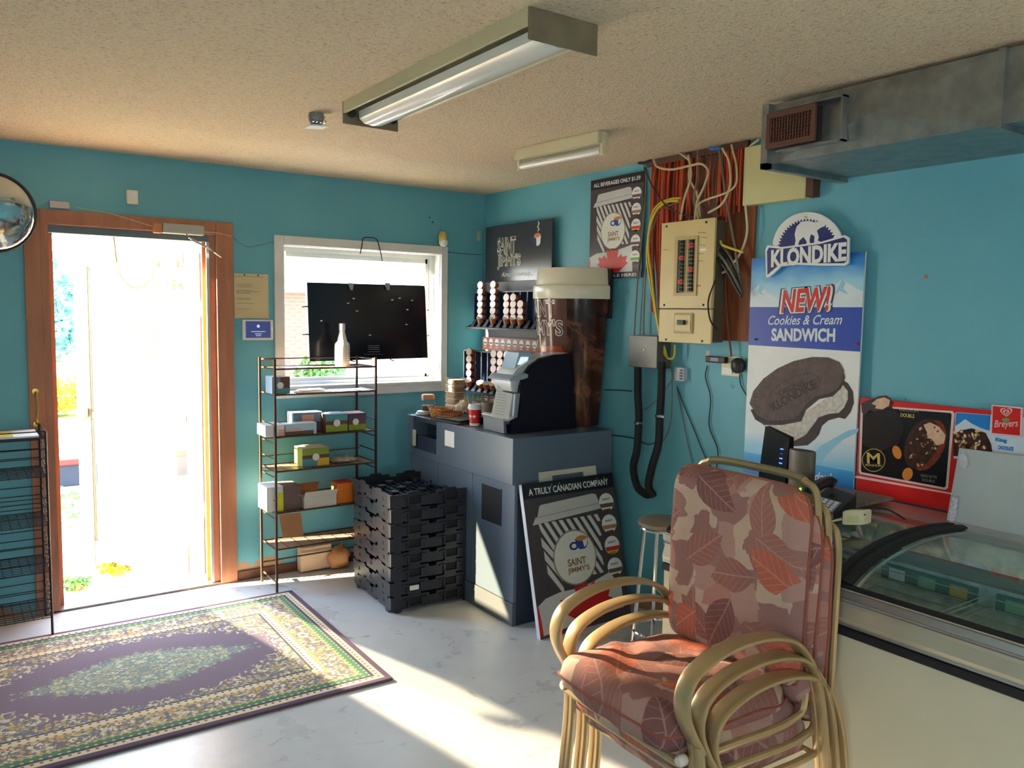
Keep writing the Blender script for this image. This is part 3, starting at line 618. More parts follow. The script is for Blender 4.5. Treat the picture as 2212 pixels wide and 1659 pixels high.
# ---- beige box to the right of the bay
bb = thing('wall_box', 'pale beige metal box on the wall between cable bay and duct', 'wall box', (-.05, -2.46, 2.13))
mesh('body', MB().box((-.055, -2.625, 2.135), (0, -2.29, 2.40), .003), mat('pale_olive_enamel', (206, 198, 146), .5), bb)
mesh('open_end', MB().box((-.05, -2.66, 2.14), (0, -2.6255, 2.42)), WOODD, bb)
# ---- grey junction box and black hoses
jb = thing('junction_box', 'grey metal junction box below the cables left of the panel', 'junction box', (-.05, -1.73, 1.34))
mesh('body', MB().box((-.10, -1.815, 1.345), (0, -1.60, 1.515), .004), mat('grey_enamel', (104, 104, 98), .4, metal=.4, noise_=.15), jb)
mesh('screw', MB().lathe([(.006, 0), (.004, .004), (0, .004)], (-.10, -1.72, 1.44), 10, ax=(Y, Z, -X)), CHROME, jb)
h1 = [(1378, 780), (1378, 850), (1380, 905), (1376, 970), (1368, 1010), (1376, 1050), (1392, 1066), (1402, 1070)]
h2 = [(1430, 782), (1428, 850), (1425, 905), (1422, 960), (1408, 1010), (1401, 1050), (1412, 1072)]
wc(h1, .06, .021, RUB, 'left thick black hose hanging from the grey junction box', name='hose'); wc(h2, .075, .021, RUB, 'right thick black hose hanging from the grey junction box', name='hose')
for (x, y, dd) in ((1379, 914, .06), (1425, 898, .075)):
    p = at(x, y, 'x', -dd); tag(mesh('hose_clip', MB().tube([p+Vector((0, .0, -.006)), p+Vector((0, 0, .006))], .024, 12).box(p+Vector((-.02, -.05, -.006)), p+Vector((-.016, -.02, .004))), CHROME, loc=p), 'chrome clip round the %s black hose' % ('left' if x < 1400 else 'right'), 'clip')
# thin cables on the wall
for pts, m, lb in (([(1450, 780), (1452, 830), (1450, 900), (1440, 940), (1430, 955)], CG, 'thin grey wire hanging right of the right hose'),
    ([(1462, 832), (1466, 860), (1478, 920), (1488, 970), (1498, 1010)], CG, 'left thin grey wire running down from the data box'),
    ([(1462, 835), (1475, 870), (1500, 930), (1520, 980), (1535, 1008)], CK, 'dark green wire slanting down right from the data box'),
    ([(1528, 790), (1524, 815), (1535, 860), (1532, 920), (1550, 970), (1548, 1010)], CK, 'dark zigzag wire hanging from the black adapter'),
    ([(1596, 790), (1600, 830), (1615, 860), (1622, 900), (1640, 950)], CK, 'black adapter wire crossing the edge of the ice cream sign'),
    ([(1306, 842), (1340, 843), (1365, 845)], CK, 'upper black wire between giant cup and left hose'),
    ([(1306, 938), (1340, 942), (1372, 948), (1400, 960), (1425, 952)], CK, 'lower black wire passing behind both hoses'),
    ([(1384, 888), (1400, 880), (1425, 858), (1445, 830), (1460, 812)], CG, 'thin grey wire curving up to the data box')):
    wc(pts, .008, .0028, m, lb, name='wire')
ob = thing('outlet_plate', 'cream double outlet plate with a white lower cover', 'outlet', at(1579, 792, 'x', 0))
mesh('plate', MB().box((-.012, -2.275, 1.335), (0, -2.165, 1.43), .003), IVORY, ob); mesh('lower_cover', MB().box((-.018, -2.235, 1.345), (-.012, -2.175, 1.375)), WPR, ob)
ad = thing('power_adapter', 'black flat power adapter plugged into the cream outlet', 'adapter', (-.03, -2.14, 1.41))
mesh('body', MB().box((-.04, -2.21, 1.395), (-.015, -2.085, 1.427), .006), BLACK, ad); mesh('face', MB().box((-.042, -2.17, 1.403), (-.039, -2.12, 1.42)), GREYP, ad)
ad2 = tag(mesh('wall_plug', MB().lathe([(.015, 0), (.035, .008), (.038, .03), (.02, .045), (0, .046)], (-.012, -2.285, 1.39), 14, ax=(Y, Z, -X)), BLACK, smooth=True, loc=(-.012, -2.285, 1.39)), 'round black plug at the right of the cream outlet', 'plug')
dbx = thing('data_box', 'small white wall box with blue edge and phone jacks', 'data box', at(1475, 808, 'x', 0))
c = at(1475, 808, 'x', 0)
mesh('body', MB().box(c+Vector((-.03, -.032, -.035)), c+Vector((0, .032, .035)), .003), mat('pale_grey_plastic', (196, 194, 200), .5), dbx)
for i in range(4): mesh('jack', MB().box(c+Vector((-.033, -.026, -.026+i*.014)), c+Vector((-.03, -.008, -.017+i*.014))), NAVY, dbx)
c = at(1529, 766, 'x', 0); tag(mesh('peeled_sticker', MB().box(c+Vector((-.001, -.01, -.02)), c+Vector((0, .01, .02))), mat('pale_pink_sticker', (226, 190, 180), .7), loc=c), 'torn pinkish sticker on the wall left of the adapter', 'sticker')
c = at(2000, 598, 'x', 0); tag(mesh('wall_patch', MB().lathe([(.008, 0), (.007, .002), (0, .003)], c, 10, ax=(Y, Z, -X)), CARD, loc=c), 'tiny brown dab on the bare wall under the duct', 'patch')

# ---- things on the front wall
def fy(px, py, d=0.): return at(px, py, 'y', -d)
c = fy(283, 428); s_ = thing('motion_sensor', 'white motion sensor on the wall above the doorway middle', 'sensor', c)
mesh('body', MB().box(c+Vector((-.028, -.04, -.035)), c+Vector((.03, 0, .04)), .006), mat('sensor_white', (222, 220, 206), .4), s_); mesh('lens', MB().box(c+Vector((-.02, -.043, -.0)), c+Vector((.022, -.04, .03)), .001), WHITE, s_)
c = fy(128, 443); tag(mesh('door_contact', MB().box(c+Vector((-.045, -.02, -.018)), c+Vector((.045, 0, .018)), .004), mat('pinkish_plastic', (206, 190, 190), .5), loc=c), 'small pale door contact on top of the casing at left', 'sensor')
wp = [fy(*q_, .026) for q_ in ((165, 448), (240, 462), (320, 486), (372, 497), (460, 502), (500, 510))]
cable('wire', wp, .002, CW, 'thin pale wire drooping across the door casing to the closer', 'wire')
cable('wire', [fy(*q_, .004) for q_ in ((503, 512), (530, 532), (560, 530), (597, 520))], .0018, CG, 'thin wire between the doorway and the window casing', 'wire')
cable('wire', [fy(*q_, .004) for q_ in ((965, 544), (1000, 548), (1040, 550))], .0018, CK, 'thin dark wire running from the window to the corner', 'wire')
cable('wire', [fy(*q_, .004) for q_ in ((967, 545), (967, 640), (967, 740), (965, 826))], .0018, CK, 'dark wire stapled down the wall right of the window', 'wire')
cable('wire', [fy(*q_, .004) for q_ in ((690, 850), (780, 858), (850, 848), (930, 846))], .0018, CG, 'faint wire along the wall under the window', 'wire')
cable('door_chain', [at(x, y, 'y', -.0) for x, y in ((246, 512), (249, 540), (252, 566))], .004, BRASS, 'short chain hanging from the head of the doorway', 'chain')
# notice paper and tablet keypad
c0, c1 = fy(505, 590), fy(580, 688)
nb = thing('paper_notice', 'faded typed paper notice pinned between doorway and window', 'notice', ((c0.x+c1.x)/2, 0, c1.z))
mesh('sheet', MB().box((c0.x, -.004, c1.z), (c1.x, -.001, c0.z)), mat('faded_paper', (212, 196, 158), .8, noise_=.05), nb)
for i, zz in enumerate((.93, .76, .73, .70, .62, .60, .57, .55, .44, .42, .33, .20)):
    w0 = .06 if i else .03; L = (.85, .42, .46, .42, .42, .7, .4, .4, .42, .42, .5, .4)[i]; z = c1.z+(c0.z-c1.z)*zz; Wd = c1.x-c0.x
    mesh('typed_line', MB().box((c0.x+Wd*w0, -.0046, z), (c0.x+Wd*(w0+L), -.004, z+.0025)), mat('faded_ink', (150, 136, 116), .8), nb)
for f_ in (.3, .7): mesh('pin', MB().lathe([(.005, 0), (.004, .005), (0, .006)], (c0.x+(c1.x-c0.x)*f_, -.004, c0.z-.008), 8, ax=(X, Z, -Y)), BLACK, nb)
a, b = fy(521, 690), fy(588, 734)
kp = thing('alarm_keypad', 'white tablet alarm keypad with blue screen under the paper notice', 'keypad', ((a.x+b.x)/2, 0, b.z))
mesh('body', MB().box((a.x, -.026, b.z), (b.x, 0, a.z), .007), WHITE, kp)
mesh('screen', MB().box((a.x+.018, -.0275, b.z+.013), (b.x-.018, -.0262, a.z-.01), .0), mat('blue_screen', (62, 74, 140), .2, emit=.35), kp)
mid = (a.x+b.x)/2; bk = Board((mid, -.0277, b.z), (0, -1, 0), (1, 0, 0), (0, 0, 1)); SCT = mat('screen_text', (214, 222, 240), .3, emit=.5)
Hk = a.z-b.z
mesh('screen_logo', MB().lathe([(.009, 0), (0, .0006)], (mid, -.0277, b.z+Hk*.68), 12, ax=(X, Z, -Y)), SCT, kp)
for i, (zz, L) in enumerate(((.40, .085), (.29, .04), (.20, .03))): mesh('screen_line', MB().box((mid-L/2, -.0283, b.z+Hk*zz), (mid+L/2, -.0277, b.z+Hk*zz+.0035)), SCT, kp)
mesh('led', MB().box((b.x-.010, -.0275, b.z+Hk*.5), (b.x-.006, -.026, b.z+Hk*.5+.004)), mat('green_led', (120, 230, 60), .3, emit=3), kp)
c = fy(950, 518, .0); ms = thing('floodlight_sensor', 'yellowed white wall sensor at the upper right window corner', 'sensor', c)
mesh('head', MB().lathe([(.0, .055), (.018, .05), (.027, .03), (.029, 0), (.024, -.03), (.012, -.045), (0, -.048)], c+Vector((-.004, -.045, .0)), 16), [mat('yellowed_plastic', (216, 190, 110), .4)], ms, smooth=True)
mesh('lens', MB().lathe([(.0, 0), (.025, -.004), (.028, -.02), (.02, -.042), (0, -.046)], c+Vector((.0, -.052, -.002)), 16), WHITE, ms, smooth=True)
mesh('bracket', MB().box(c+Vector((.01, -.045, -.035)), c+Vector((.04, 0, -.005)), .004), IVORY, ms)
for (x, y) in ((928, 470), (935, 480)): c = fy(x, y); tag(mesh('wall_anchor', MB().lathe([(.006, 0), (.004, .004), (0, .004)], c, 8, ax=(X, Z, -Y)), BLACK, loc=c), 'tiny dark screw anchor high on the wall above the sensor, %s one' % ('upper' if y < 475 else 'lower'), 'anchor')
c = fy(1033, 510); tag(mesh('wire_spring', MB().tube([c+Vector((.018*math.cos(t*1.3), -.006-.003*math.sin(t*1.3), -.035+t*.0028)) for t in range(26)], .0022, 5), IVORY, loc=c, smooth=True), 'pale coiled wire fixed to the wall beside the room corner', 'spring')
# convex mirror top left
c = Vector((-2.985, -.33, 2.03)); c = at(-17, 459, 'y', -.25)
cm = thing('convex_mirror', 'round convex security mirror with dark rim left above the doorway', 'mirror', c); ax_ = (X, Z, Vector((.15, -1, -.12)).normalized())
nrm = ax_[2]; u_ = Z.cross(nrm).normalized()*-1; v_ = nrm.cross(u_); ax_ = (u_, v_, nrm)
mesh('mirror_dome', MB().lathe([(0, .05)]+[(.178*math.sin(R(a_)), .05*math.cos(R(a_))) for a_ in range(8, 91, 8)]+[(.178, -.004), (0, -.005)], c, 40, ax=ax_), mat('acrylic_mirror', (190, 200, 205), .06, metal=.9, noise_=.05), cm, smooth=True)
mesh('rim', MB().tube([c+u_*.183*math.cos(R(k*9))+v_*.183*math.sin(R(k*9)) for k in range(40)], .007, 8, close=True), BLACK, cm, smooth=True)
mesh('wall_arm', MB().tube([c-nrm*.01, Vector((c.x-.02, -.0, c.z+.05))], .012, 8), BLACK, cm)
# ---- the black screen hanging in the window
tv = thing('hanging_screen', 'flat black screen panel hanging in front of the window', 'screen', (-.905, -.07, 1.314))
A_, B_, C_, D_ = at(663, 610, 'y', -.07), at(918, 617, 'y', -.07), at(924, 773, 'y', -.07), at(669, 781, 'y', -.07)
mesh('panel', MB().prism([A_, B_, C_, D_], (0, .035, 0)), BLACKG, tv)
SG = mat('dull_grey_label', (92, 94, 110), .4)
bt = Board(A_, (0, -1, 0), (1, 0, 0), (0, 0, 1))
for (x0, y0_, x1, y1) in ((795, 746, 820, 747.5), (795, 750, 819, 751.5), (796, 754, 820, 755.5), (794, 759, 821, 760.5), (786, 765, 826, 765.8)):
    poly(bt, tv, 'label_line', [(x0, y0_), (x1, y0_), (x1, y1), (x0, y1)], SG)
for (x, y) in ((764, 645), (752, 655), (771, 672), (694, 693), (847, 648), (863, 644), (890, 649), (880, 669), (878, 701), (799, 724)):
    poly(bt, tv, 'hole', [(x-2.5, y-.8), (x+2, y-1.2), (x+2.6, y+.8), (x-1.8, y+1)], WPR)  # reflections on the dark panel, painted as small white flecks
for (x, y, dx, dy) in ((664, 662, -12, 1), (666, 722, -13, 1), (922, 670, 4, 0), (923, 725, 4, 0), (755, 778, 12, 3), (843, 776, 8, 4)):
    a = at(x, y, 'y', -.05); b = at(x+dx, y+dy, 'y', -.05); mesh('mounting_tab', MB().tube([a, b], .004, 6), BLACK, tv)
for x in (757, 836):
    mesh('hanger_clip', MB().prism([at(x-6, 611, 'y', -.08), at(x+6, 612, 'y', -.08), at(x+4, 627, 'y', -.08), at(x-1, 626, 'y', -.08)], (0, -.008, 0)), mat('clear_clip', (150, 160, 170), .3), tv)
cable('hook_wire', [at(x, y, 'y', -.03) for x, y in ((778, 548), (782, 530), (785, 515), (800, 513), (814, 518), (820, 536), (826, 564))], .0035, CK, 'bent dark wire hook over the top window casing', 'wire')

# ---- wire shelf rack under the window
RK = mat('bronze_rack_metal', (74, 56, 46), .45, metal=.4); RKS = mat('shelf_board', (150, 120, 96), .5, noise_=.1)
rx0, rx1, ry0, ry1 = -1.605, -.985, -.335, -.10
rack = thing('shelf_rack', 'bronze metal wire shelf rack with six shelves under the window', 'shelf rack', (-1.3, -.22, 0))
for (x, y) in ((rx0, ry0), (rx1, ry0), (rx0-.01, ry1), (rx1-.02, ry1)): mesh('post', MB().box((x-.006, y-.006, 0), (x+.006, y+.006, 1.345)), RK, rack)
mesh('top_rail', MB().tube([(rx0, ry1, 1.335), (rx1, ry1, 1.335)], .004, 6), RK, rack)
for xx in (rx0, rx1): mesh('side_rail', MB().tube([(xx, ry0, 1.335), (xx, ry1, 1.335)], .005, 6), RK, rack)
SHZ = [at(595, yy, 'y', ry0).z for yy in (798, 854, 946, 1020, 1110, 1189)]
for i, z in enumerate(SHZ):
    sm = MB().box((rx0+.008, ry0+.01, z-.004), (rx1-.008, ry1-.01, z))
    sh_ = mesh('shelf', sm, RKS, rack)
    er = MB().tube([(rx0, ry0, z), (rx1, ry0, z)], .005, 6).tube([(rx0, ry1, z), (rx1, ry1, z)], .005, 6)
    for xx in (rx0, rx1): er.tube([(xx, ry0, z), (xx, ry1, z)], .005, 6)
    mesh('shelf_rail', er, RK, rack)
    lw = MB()
    for k in range(1, 8): x = rx0+(rx1-rx0)*k/8; lw.box((x-.0015, ry0+.01, z), (x+.0015, ry1-.01, z+.002))
    mesh('cross_wire', lw, RK, sh_)
    if i in (2, 3, 4):
        mesh('guard_rail', MB().tube([(rx0, ry1, z+.055), (rx1, ry1, z+.055)], .0035, 6).tube([(rx0, ry0, z+.07), (rx0, ry1, z+.07)], .004, 6).tube([(rx1, ry0, z+.07), (rx1, ry1, z+.07)], .004, 6), RK, rack)
        mesh('guard_rail', MB().tube([(rx0, ry1, z-.035), (rx1, ry1, z-.035)], .0035, 6).tube([(rx0, ry0, z-.035), (rx0, ry1, z-.035)], .004, 6).tube([(rx1, ry0, z-.035), (rx1, ry1, z-.035)], .004, 6), RK, rack)
mesh('bottom_rail', MB().tube([(rx0, ry1, .12), (rx1, ry1, .12)], .005, 6).tube([(rx0, ry0, .06), (rx0, ry1, .06)], .006, 6).tube([(rx1, ry0, .06), (rx1, ry1, .06)], .006, 6), RK, rack)
def carton(px0_, px1_, py_top, zs, yf, dep, m, label, bands=(), name='carton', icon=None, top=None, cat='box'):
    a = at(px0_, py_top, 'y', yf); x0 = a.x; x1 = at(px1_, py_top, 'y', yf).x; h = a.z-zs-.002
    r_ = thing(name, label, cat, ((x0+x1)/2, yf+dep/2, zs)); z0 = zs+.002
    mesh('box', MB().box((x0, yf, z0), (x1, yf+dep, z0+h), .002), m, r_)
    for (f0, f1, g0, g1, mm) in bands: mesh('printed_band', MB().box((x0+(x1-x0)*f0, yf-.0008, z0+h*g0), (x0+(x1-x0)*f1, yf, z0+h*g1)), mm, r_)
    if icon: mesh('round_emblem', MB().lathe([(h*.2, 0), (h*.2, .001), (0, .0011)], (x0+(x1-x0)*icon, yf-.001, z0+h*.5), 14, ax=(X, Z, -Y)), WPR, r_)
    if top: mesh('top_print', MB().box((x0+.002, yf+.002, z0+h), (x1-.002, yf+dep-.002, z0+h+.0008)), top, r_)
    return r_
BG, BBR, BTE, BGR, BYL, BPL = mat('carton_blue_grey', (112, 140, 168), .6), mat('carton_brown', (104, 72, 66), .6), mat('carton_teal', (86, 150, 160), .6), mat('carton_green', (142, 160, 60), .6), mat('carton_yellow', (220, 176, 60), .6), mat('carton_plum', (92, 74, 100), .6)
LBL, PNK, ORG = mat('carton_light_blue', (176, 206, 226), .6), mat('carton_pink', (226, 168, 158), .6), mat('orange_card', (226, 122, 32), .6)
zs = [z+.002 for z in SHZ]
carton(588, 626, 815, zs[1], -.31, .12, BG, 'blue grey carton with brown print on the second shelf', ((0, 1, 0, .35, BTE), (.45, 1, .35, 1, BBR)), icon=.45, top=WPR)
pf = thing('paper_pile', 'loose flat white papers beside the carton on the second shelf', 'papers', (-1.32, -.24, zs[1]))
for i in range(4): mesh('sheet', MB().obox((-1.46+.012*i, -.31+.01*i, zs[1]+.003*i), (.15+.05*(i == 0), .02*i-.02, 0), (.01, .1, 0), (0, 0, .003)), PAPER if i % 2 else mat('tan_paper', (206, 180, 150), .8), pf)
carton(633, 697, 893, zs[2], -.22, .10, BG, 'blue topped carton at the back of the third shelf', ((0, 1, 0, .5, BPL), (.3, .7, .5, .9, PNK)), top=LBL)
carton(617, 684, 917, zs[2], -.315, .085, LBL, 'flat pale blue and pink carton lying in front on the third shelf', ((0, .9, 0, .35, BBR), (.0, .5, .4, .6, PNK)), top=WPR)
carton(573, 614, 920, zs[2], -.315, .15, WPR, 'flat white carton at the left end of the third shelf', ((.7, 1, 0, .6, PNK),))
carton(704, 751, 896, zs[2], -.30, .12, BBR, 'teal topped brown and green carton, middle of the third shelf', ((0, 1, 0, .4, BGR), (0, 1, .62, 1, BTE)), icon=.5, top=LBL)
carton(753, 791, 894, zs[2], -.29, .12, BBR, 'brown and green carton at the right end of the third shelf', ((0, 1, 0, .35, BGR), (0, 1, .6, 1, BPL)), icon=.4, top=PNK)
carton(653, 711, 970, zs[3], -.29, .14, BGR, 'large green blue and yellow carton alone on the fourth shelf', ((0, .55, 0, .42, BTE), (.55, 1, 0, .42, BYL), (0, 1, .42, .62, BBR)), icon=.5, top=PAPER)
bgt = thing('snack_bag', 'crumpled clear snack bag lying on the fourth shelf', 'bag', (-1.16, -.24, zs[3]))
def lump(c, r, n=10, wob=.2, seed=1):
    mb = MB(); vs = []
    for i in range(n+1):
        for j in range(2*n):
            th, ph = math.pi*i/n, math.pi*j/n; d = Vector((math.sin(th)*math.cos(ph), math.sin(th)*math.sin(ph), math.cos(th)))
            k = 1+wob*noise.noise(d*2.5+Vector((seed, 0, 0))); v = Vector((d.x*r[0]*k, d.y*r[1]*k, max(-r[2], d.z*r[2]*k))); vs.append(Vector(c)+v)
    fs = [(i*2*n+j, i*2*n+(j+1) % (2*n), (i+1)*2*n+(j+1) % (2*n), (i+1)*2*n+j) for i in range(n) for j in range(2*n)]
    return mb.add(vs, fs)
mesh('bag', lump((-1.16, -.24, zs[3]+.02), (.075, .05, .02), 10, .5), mat('crinkled_film', (190, 178, 160), .2, noise_=.3, nscale=30, coat=.5), bgt, smooth=True)
lb = carton(612, 650, 1052, zs[4], -.30, .16, mat('dull_brown_board', (112, 94, 88), .8), 'open white and yellow carton leaning on the fifth shelf, flap hanging down', ())
x0 = at(578, 1050, 'y', -.315).x; x1 = at(612, 1050, 'y', -.30).x; h = at(612, 1050, 'y', -.3).z-zs[4]
mesh('white_side', MB().box((x0, -.30, zs[4]+.002), (x1-.001, -.14, zs[4]+h), .003), WPR, lb); mesh('yellow_edge', MB().box((x1-.03, -.302, zs[4]+.0), (x1-.001, -.3005, zs[4]+h*.75)), mat('lime_yellow', (226, 226, 40), .6), lb)
hf = [at(x, y, 'y', -.345) for x, y in ((603, 1112), (650, 1107), (656, 1158), (611, 1163))]; mesh('hanging_flap', MB().prism(hf, (0, .003, 0)), CARD, lb)
bo = thing('open_carton', 'small open brown cardboard carton at the back of the fifth shelf', 'box', (-1.33, -.2, zs[4]))
def openbox(x0, x1, y0_, y1, z0, h, t, m, par, flaps=True):
    mesh('base', MB().box((x0, y0_, z0), (x1, y1, z0+t)), m, par)
    for b_ in (((x0, y0_, z0+t), (x1, y0_+t, z0+h)), ((x0, y1-t, z0+t), (x1, y1, z0+h)), ((x0, y0_+t, z0+t), (x0+t, y1-t, z0+h)), ((x1-t, y0_+t, z0+t), (x1, y1-t, z0+h))): mesh('side', MB().box(*b_), m, par)
    if flaps:
        mesh('flap', MB().obox((x0, y0_, z0+h), (x1-x0, 0, 0), (0, -.02, .035), (0, .002, .001)), m, par); mesh('flap', MB().obox((x0, y0_, z0+h), (-.03, 0, .02), (0, y1-y0_, 0), (.001, 0, .002)), m, par)
openbox(-1.47, -1.31, -.22, -.12, zs[4]+.002, .10, .003, CARD, bo)
bo2 = thing('open_carton', 'flat open white cardboard tray on the fifth shelf', 'box', (-1.3, -.27, zs[4]))
openbox(-1.435, -1.235, -.325, -.235, zs[4]+.002, .065, .003, mat('white_board', (214, 206, 198), .8), bo2)
ob_ = thing('orange_carton', 'bright orange carton standing at the right of the fifth shelf', 'box', (-1.18, -.27, zs[4]))
mesh('box', MB().box((-1.225, -.31, zs[4]+.002), (-1.125, -.22, zs[4]+.125), .003), ORG, ob_); mesh('torn_lid', MB().box((-1.225, -.31, zs[4]+.125), (-1.125, -.22, zs[4]+.131)), RED, ob_)
bo3 = thing('open_carton', 'brown cardboard carton half hidden right of the orange one', 'box', (-1.07, -.25, zs[4])); openbox(-1.12, -1.02, -.3, -.2, zs[4]+.002, .085, .003, CARD, bo3, False)
# on the floor behind the rack
fb = thing('floor_carton', 'pale carton with a brown rumpled bag on the floor behind the rack', 'box', (-1.25, -.06, 0))
mesh('box', MB().box((-1.37, -.085, .01), (-1.17, -.02, .16), .003), mat('pale_board', (206, 176, 152), .8), fb)
fbb = tag(mesh('paper_bag', lump((-1.13, -.1, .075), (.07, .05, .07), 8, .4), CARD, smooth=True, loc=(-1.13, -.1, 0)), 'crumpled brown paper bag on the floor behind the rack', 'bag')
# bottle on the top shelf
c = at(739, 784, 'y', -.2); c.z = zs[0]
bo_ = thing('spray_bottle', 'white plastic cleaner bottle standing on the top shelf before the screen', 'bottle', c)
k = .001
mesh('bottle', MB().lathe([(0, 0), (.044, 0), (.046, .01), (.046, .115), (.043, .135), (.03, .15), (.026, .17), (.018, .2), (.017, .215), (.019, .218), (.019, .228)], c, 24), mat('white_hdpe', (228, 230, 232), .35), bo_, smooth=True)
mesh('cap', MB().lathe([(.018, .222), (.019, .225), (.019, .252), (.016, .256), (0, .256)], c, 20), mat('cap_grey_white', (206, 208, 206), .4), bo_, smooth=True)
for i in range(8): mesh('label_line', MB().obox(c+Vector((.004, -.0468, .03+i*.012)), (.034, .012, 0), (0, .002, 0), (0, 0, .004)), SG, bo_)
# dish rack at the left: wire basket stand
WR = mat('black_wire', (26, 28, 34), .4, metal=.3)
ws = thing('wire_basket_stand', 'black wire basket stand with four tiers left of the doorway', 'basket stand', (-2.95, -.2, 0))
wx0, wx1, wy0, wy1 = -3.2, -2.735, -.36, -.04
for (x, y) in ((wx1, wy0), (wx1, wy1), (wx0, wy0), (wx0, wy1)): mesh('post', MB().tube([(x, y, 0), (x, y, 1.02)], .006, 6), WR, ws)
for tz in (.10, .33, .56, .80):
    t_ = MB()
    for k in range(5):
        z = tz+.045*k
        if k < 4: t_.tube([(wx0, wy0, z), (wx1, wy0, z)], .0022, 5); t_.tube([(wx0, wy1, z), (wx1, wy1, z)], .0022, 5); t_.tube([(wx1, wy0, z), (wx1, wy1, z)], .0022, 5)
    for k in range(12): y = wy0+(wy1-wy0)*k/11; t_.tube([(wx0, y, tz), (wx1, y, tz)], .0018, 5)
    for k in range(13): x = wx0+(wx1-wx0)*k/12; t_.tube([(x, wy0, tz-.003), (x, wy1, tz-.003)], .0018, 5)
    for k in range(4): y = wy0+(wy1-wy0)*(k+.5)/4; t_.tube([(wx1, y, tz), (wx1, y, tz+.15)], .002, 5)
    mesh('wire_basket', t_, WR, ws)
t_ = MB()
for k in range(12): y = wy0+(wy1-wy0)*k/11; t_.tube([(wx0, y, .985), (wx1, y, .985)], .0018, 5)
t_.tube([(wx0, wy0, 1.02), (wx1, wy0, 1.02), (wx1, wy1, 1.02)], .003, 5); mesh('top_tray', t_, WR, ws)
mg = thing('magazine', 'white and yellow magazine lying on top of the wire stand', 'magazine', (-2.9, -.2, .99))
mesh('pages', MB().obox((-3.12, -.33, .99), (.36, 0, 0), (.0, .25, 0), (0, 0, .008)), PAPER, mg); mesh('cover', MB().obox((-3.115, -.325, .9985), (.25, 0, 0), (.0, .22, 0), (0, 0, .001)), mat('yellow_cover', (226, 206, 110), .5), mg)
# ---- stack of eight black trays (footprint turned a little)
ca, cb = Vector((-1.212, -.993, 0)), Vector((-.735, -1.02, 0)); cu = (cb-ca).normalized(); cv = Z.cross(cu)      # cu along the near face, cv into depth
CL, CD, CH = .50, .545, .0800
CRM = mat('black_tray_plastic', (34, 37, 48), .34, noise_=.1)
def make_tray():
    r_ = thing('stacking_tray', '', 'tray', (0, 0, 0)); o = Vector((0, 0, 0))
    U, V = X, Y; T = .004
    # walls made of overlapping plates with cut corners
    def plate(nm, a, d, n, L, pts, t=.005): return mesh(nm, MB().prism([a+d*(p_[0]*L)+Z*p_[1] for p_ in pts], n*t), CRM, r_)
    prof = [(0, .006), (.04, .006), (.055, -.012), (.12, -.012), (.135, .006), (.30, .006), (.315, .022), (.36, .022), (.375, .006), (.62, .006), (.635, .022), (.68, .022), (.70, .006), (.87, .006), (.885, -.012), (.94, -.012), (.96, .006), (1, .006), (1, CH-.004), (.80, CH-.004), (.78, CH+.008), (.66, CH+.008), (.64, CH-.004), (.55, CH-.004), (.54, CH-.02), (.46, CH-.02), (.45, CH-.004), (.36, CH-.004), (.34, CH+.008), (.22, CH+.008), (.20, CH-.004), (0, CH-.004)]
    plate('long_side', Vector((0, 0, 0)), X, Y, CL, prof); plate('long_side', Vector((0, CD-.005, 0)), X, Y, CL, prof)
    plate('short_side', Vector((0, .005, 0)), Y, X, CD-.01, prof); plate('short_side', Vector((CL-.005, .005, 0)), Y, X, CD-.01, prof)
    fl = MB()
    for k in range(13): x = .012+(CL-.024)*k/12; fl.box((x-.004, .006, .02), (x+.004, CD-.006, .028))
    for k in range(13): y = .012+(CD-.024)*k/12; fl.box((.006, y-.004, .020), (CL-.006, y+.004, .026))
    for k in range(6):
        for j in range(6):
            if (k+j) % 2: fl.lathe([(.02, .03), (.026, .03), (.026, .045), (.02, .045)], ((k+.5)*CL/6, (j+.5)*CD/6, 0), 8)
    mesh('lattice_floor', fl, CRM, r_)
    for (xh) in (.14, .36): # raised hand holds on the near face
        hh = MB().box((xh-.045, -.010, .018), (xh-.035, 0, .062)).box((xh+.035, -.010, .018), (xh+.045, 0, .062)).box((xh-.045, -.012, .012), (xh+.045, 0, .022)).box((xh+.045, -.008, .052), (xh+.07, 0, .060)).box((xh-.07, -.008, .052), (xh-.045, 0, .060))
        mesh('hand_hold', hh, CRM, r_)
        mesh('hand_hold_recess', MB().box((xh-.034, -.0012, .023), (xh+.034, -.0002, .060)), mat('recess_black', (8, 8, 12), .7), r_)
    for k in range(3):
        for (x_, a_) in ((0, -1),):
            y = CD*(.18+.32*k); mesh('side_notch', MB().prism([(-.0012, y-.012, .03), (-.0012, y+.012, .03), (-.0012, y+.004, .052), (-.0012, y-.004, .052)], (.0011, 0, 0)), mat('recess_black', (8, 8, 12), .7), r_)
    return r_
tray = make_tray(); N_T = 8
names = ['topmost', 'second from the top', 'third from the top', 'fourth from the top', 'fourth from the floor', 'third from the floor', 'second from the floor', 'lowest']
for i in range(N_T):
    t_ = tray if i == 0 else copy_tree(tray)
    k = N_T-1-i; t_.location = ca+cu*(.003*((i*5) % 3-1))+Z*(.012+k*CH); t_.rotation_euler = (0, 0, math.atan2(cu.y, cu.x))
    t_['label'] = 'black plastic stacking tray, %s in the stack before the coffee cabinet' % names[i]; t_['group'] = 'stacked black trays'; t_['category'] = 'tray'
    if i == 6:
        st = mesh('white_sticker', MB().box((.11, -.0135, .026), (.165, -.0121, .052)), WPR); st.parent = t_; st.location = (0, 0, 0)
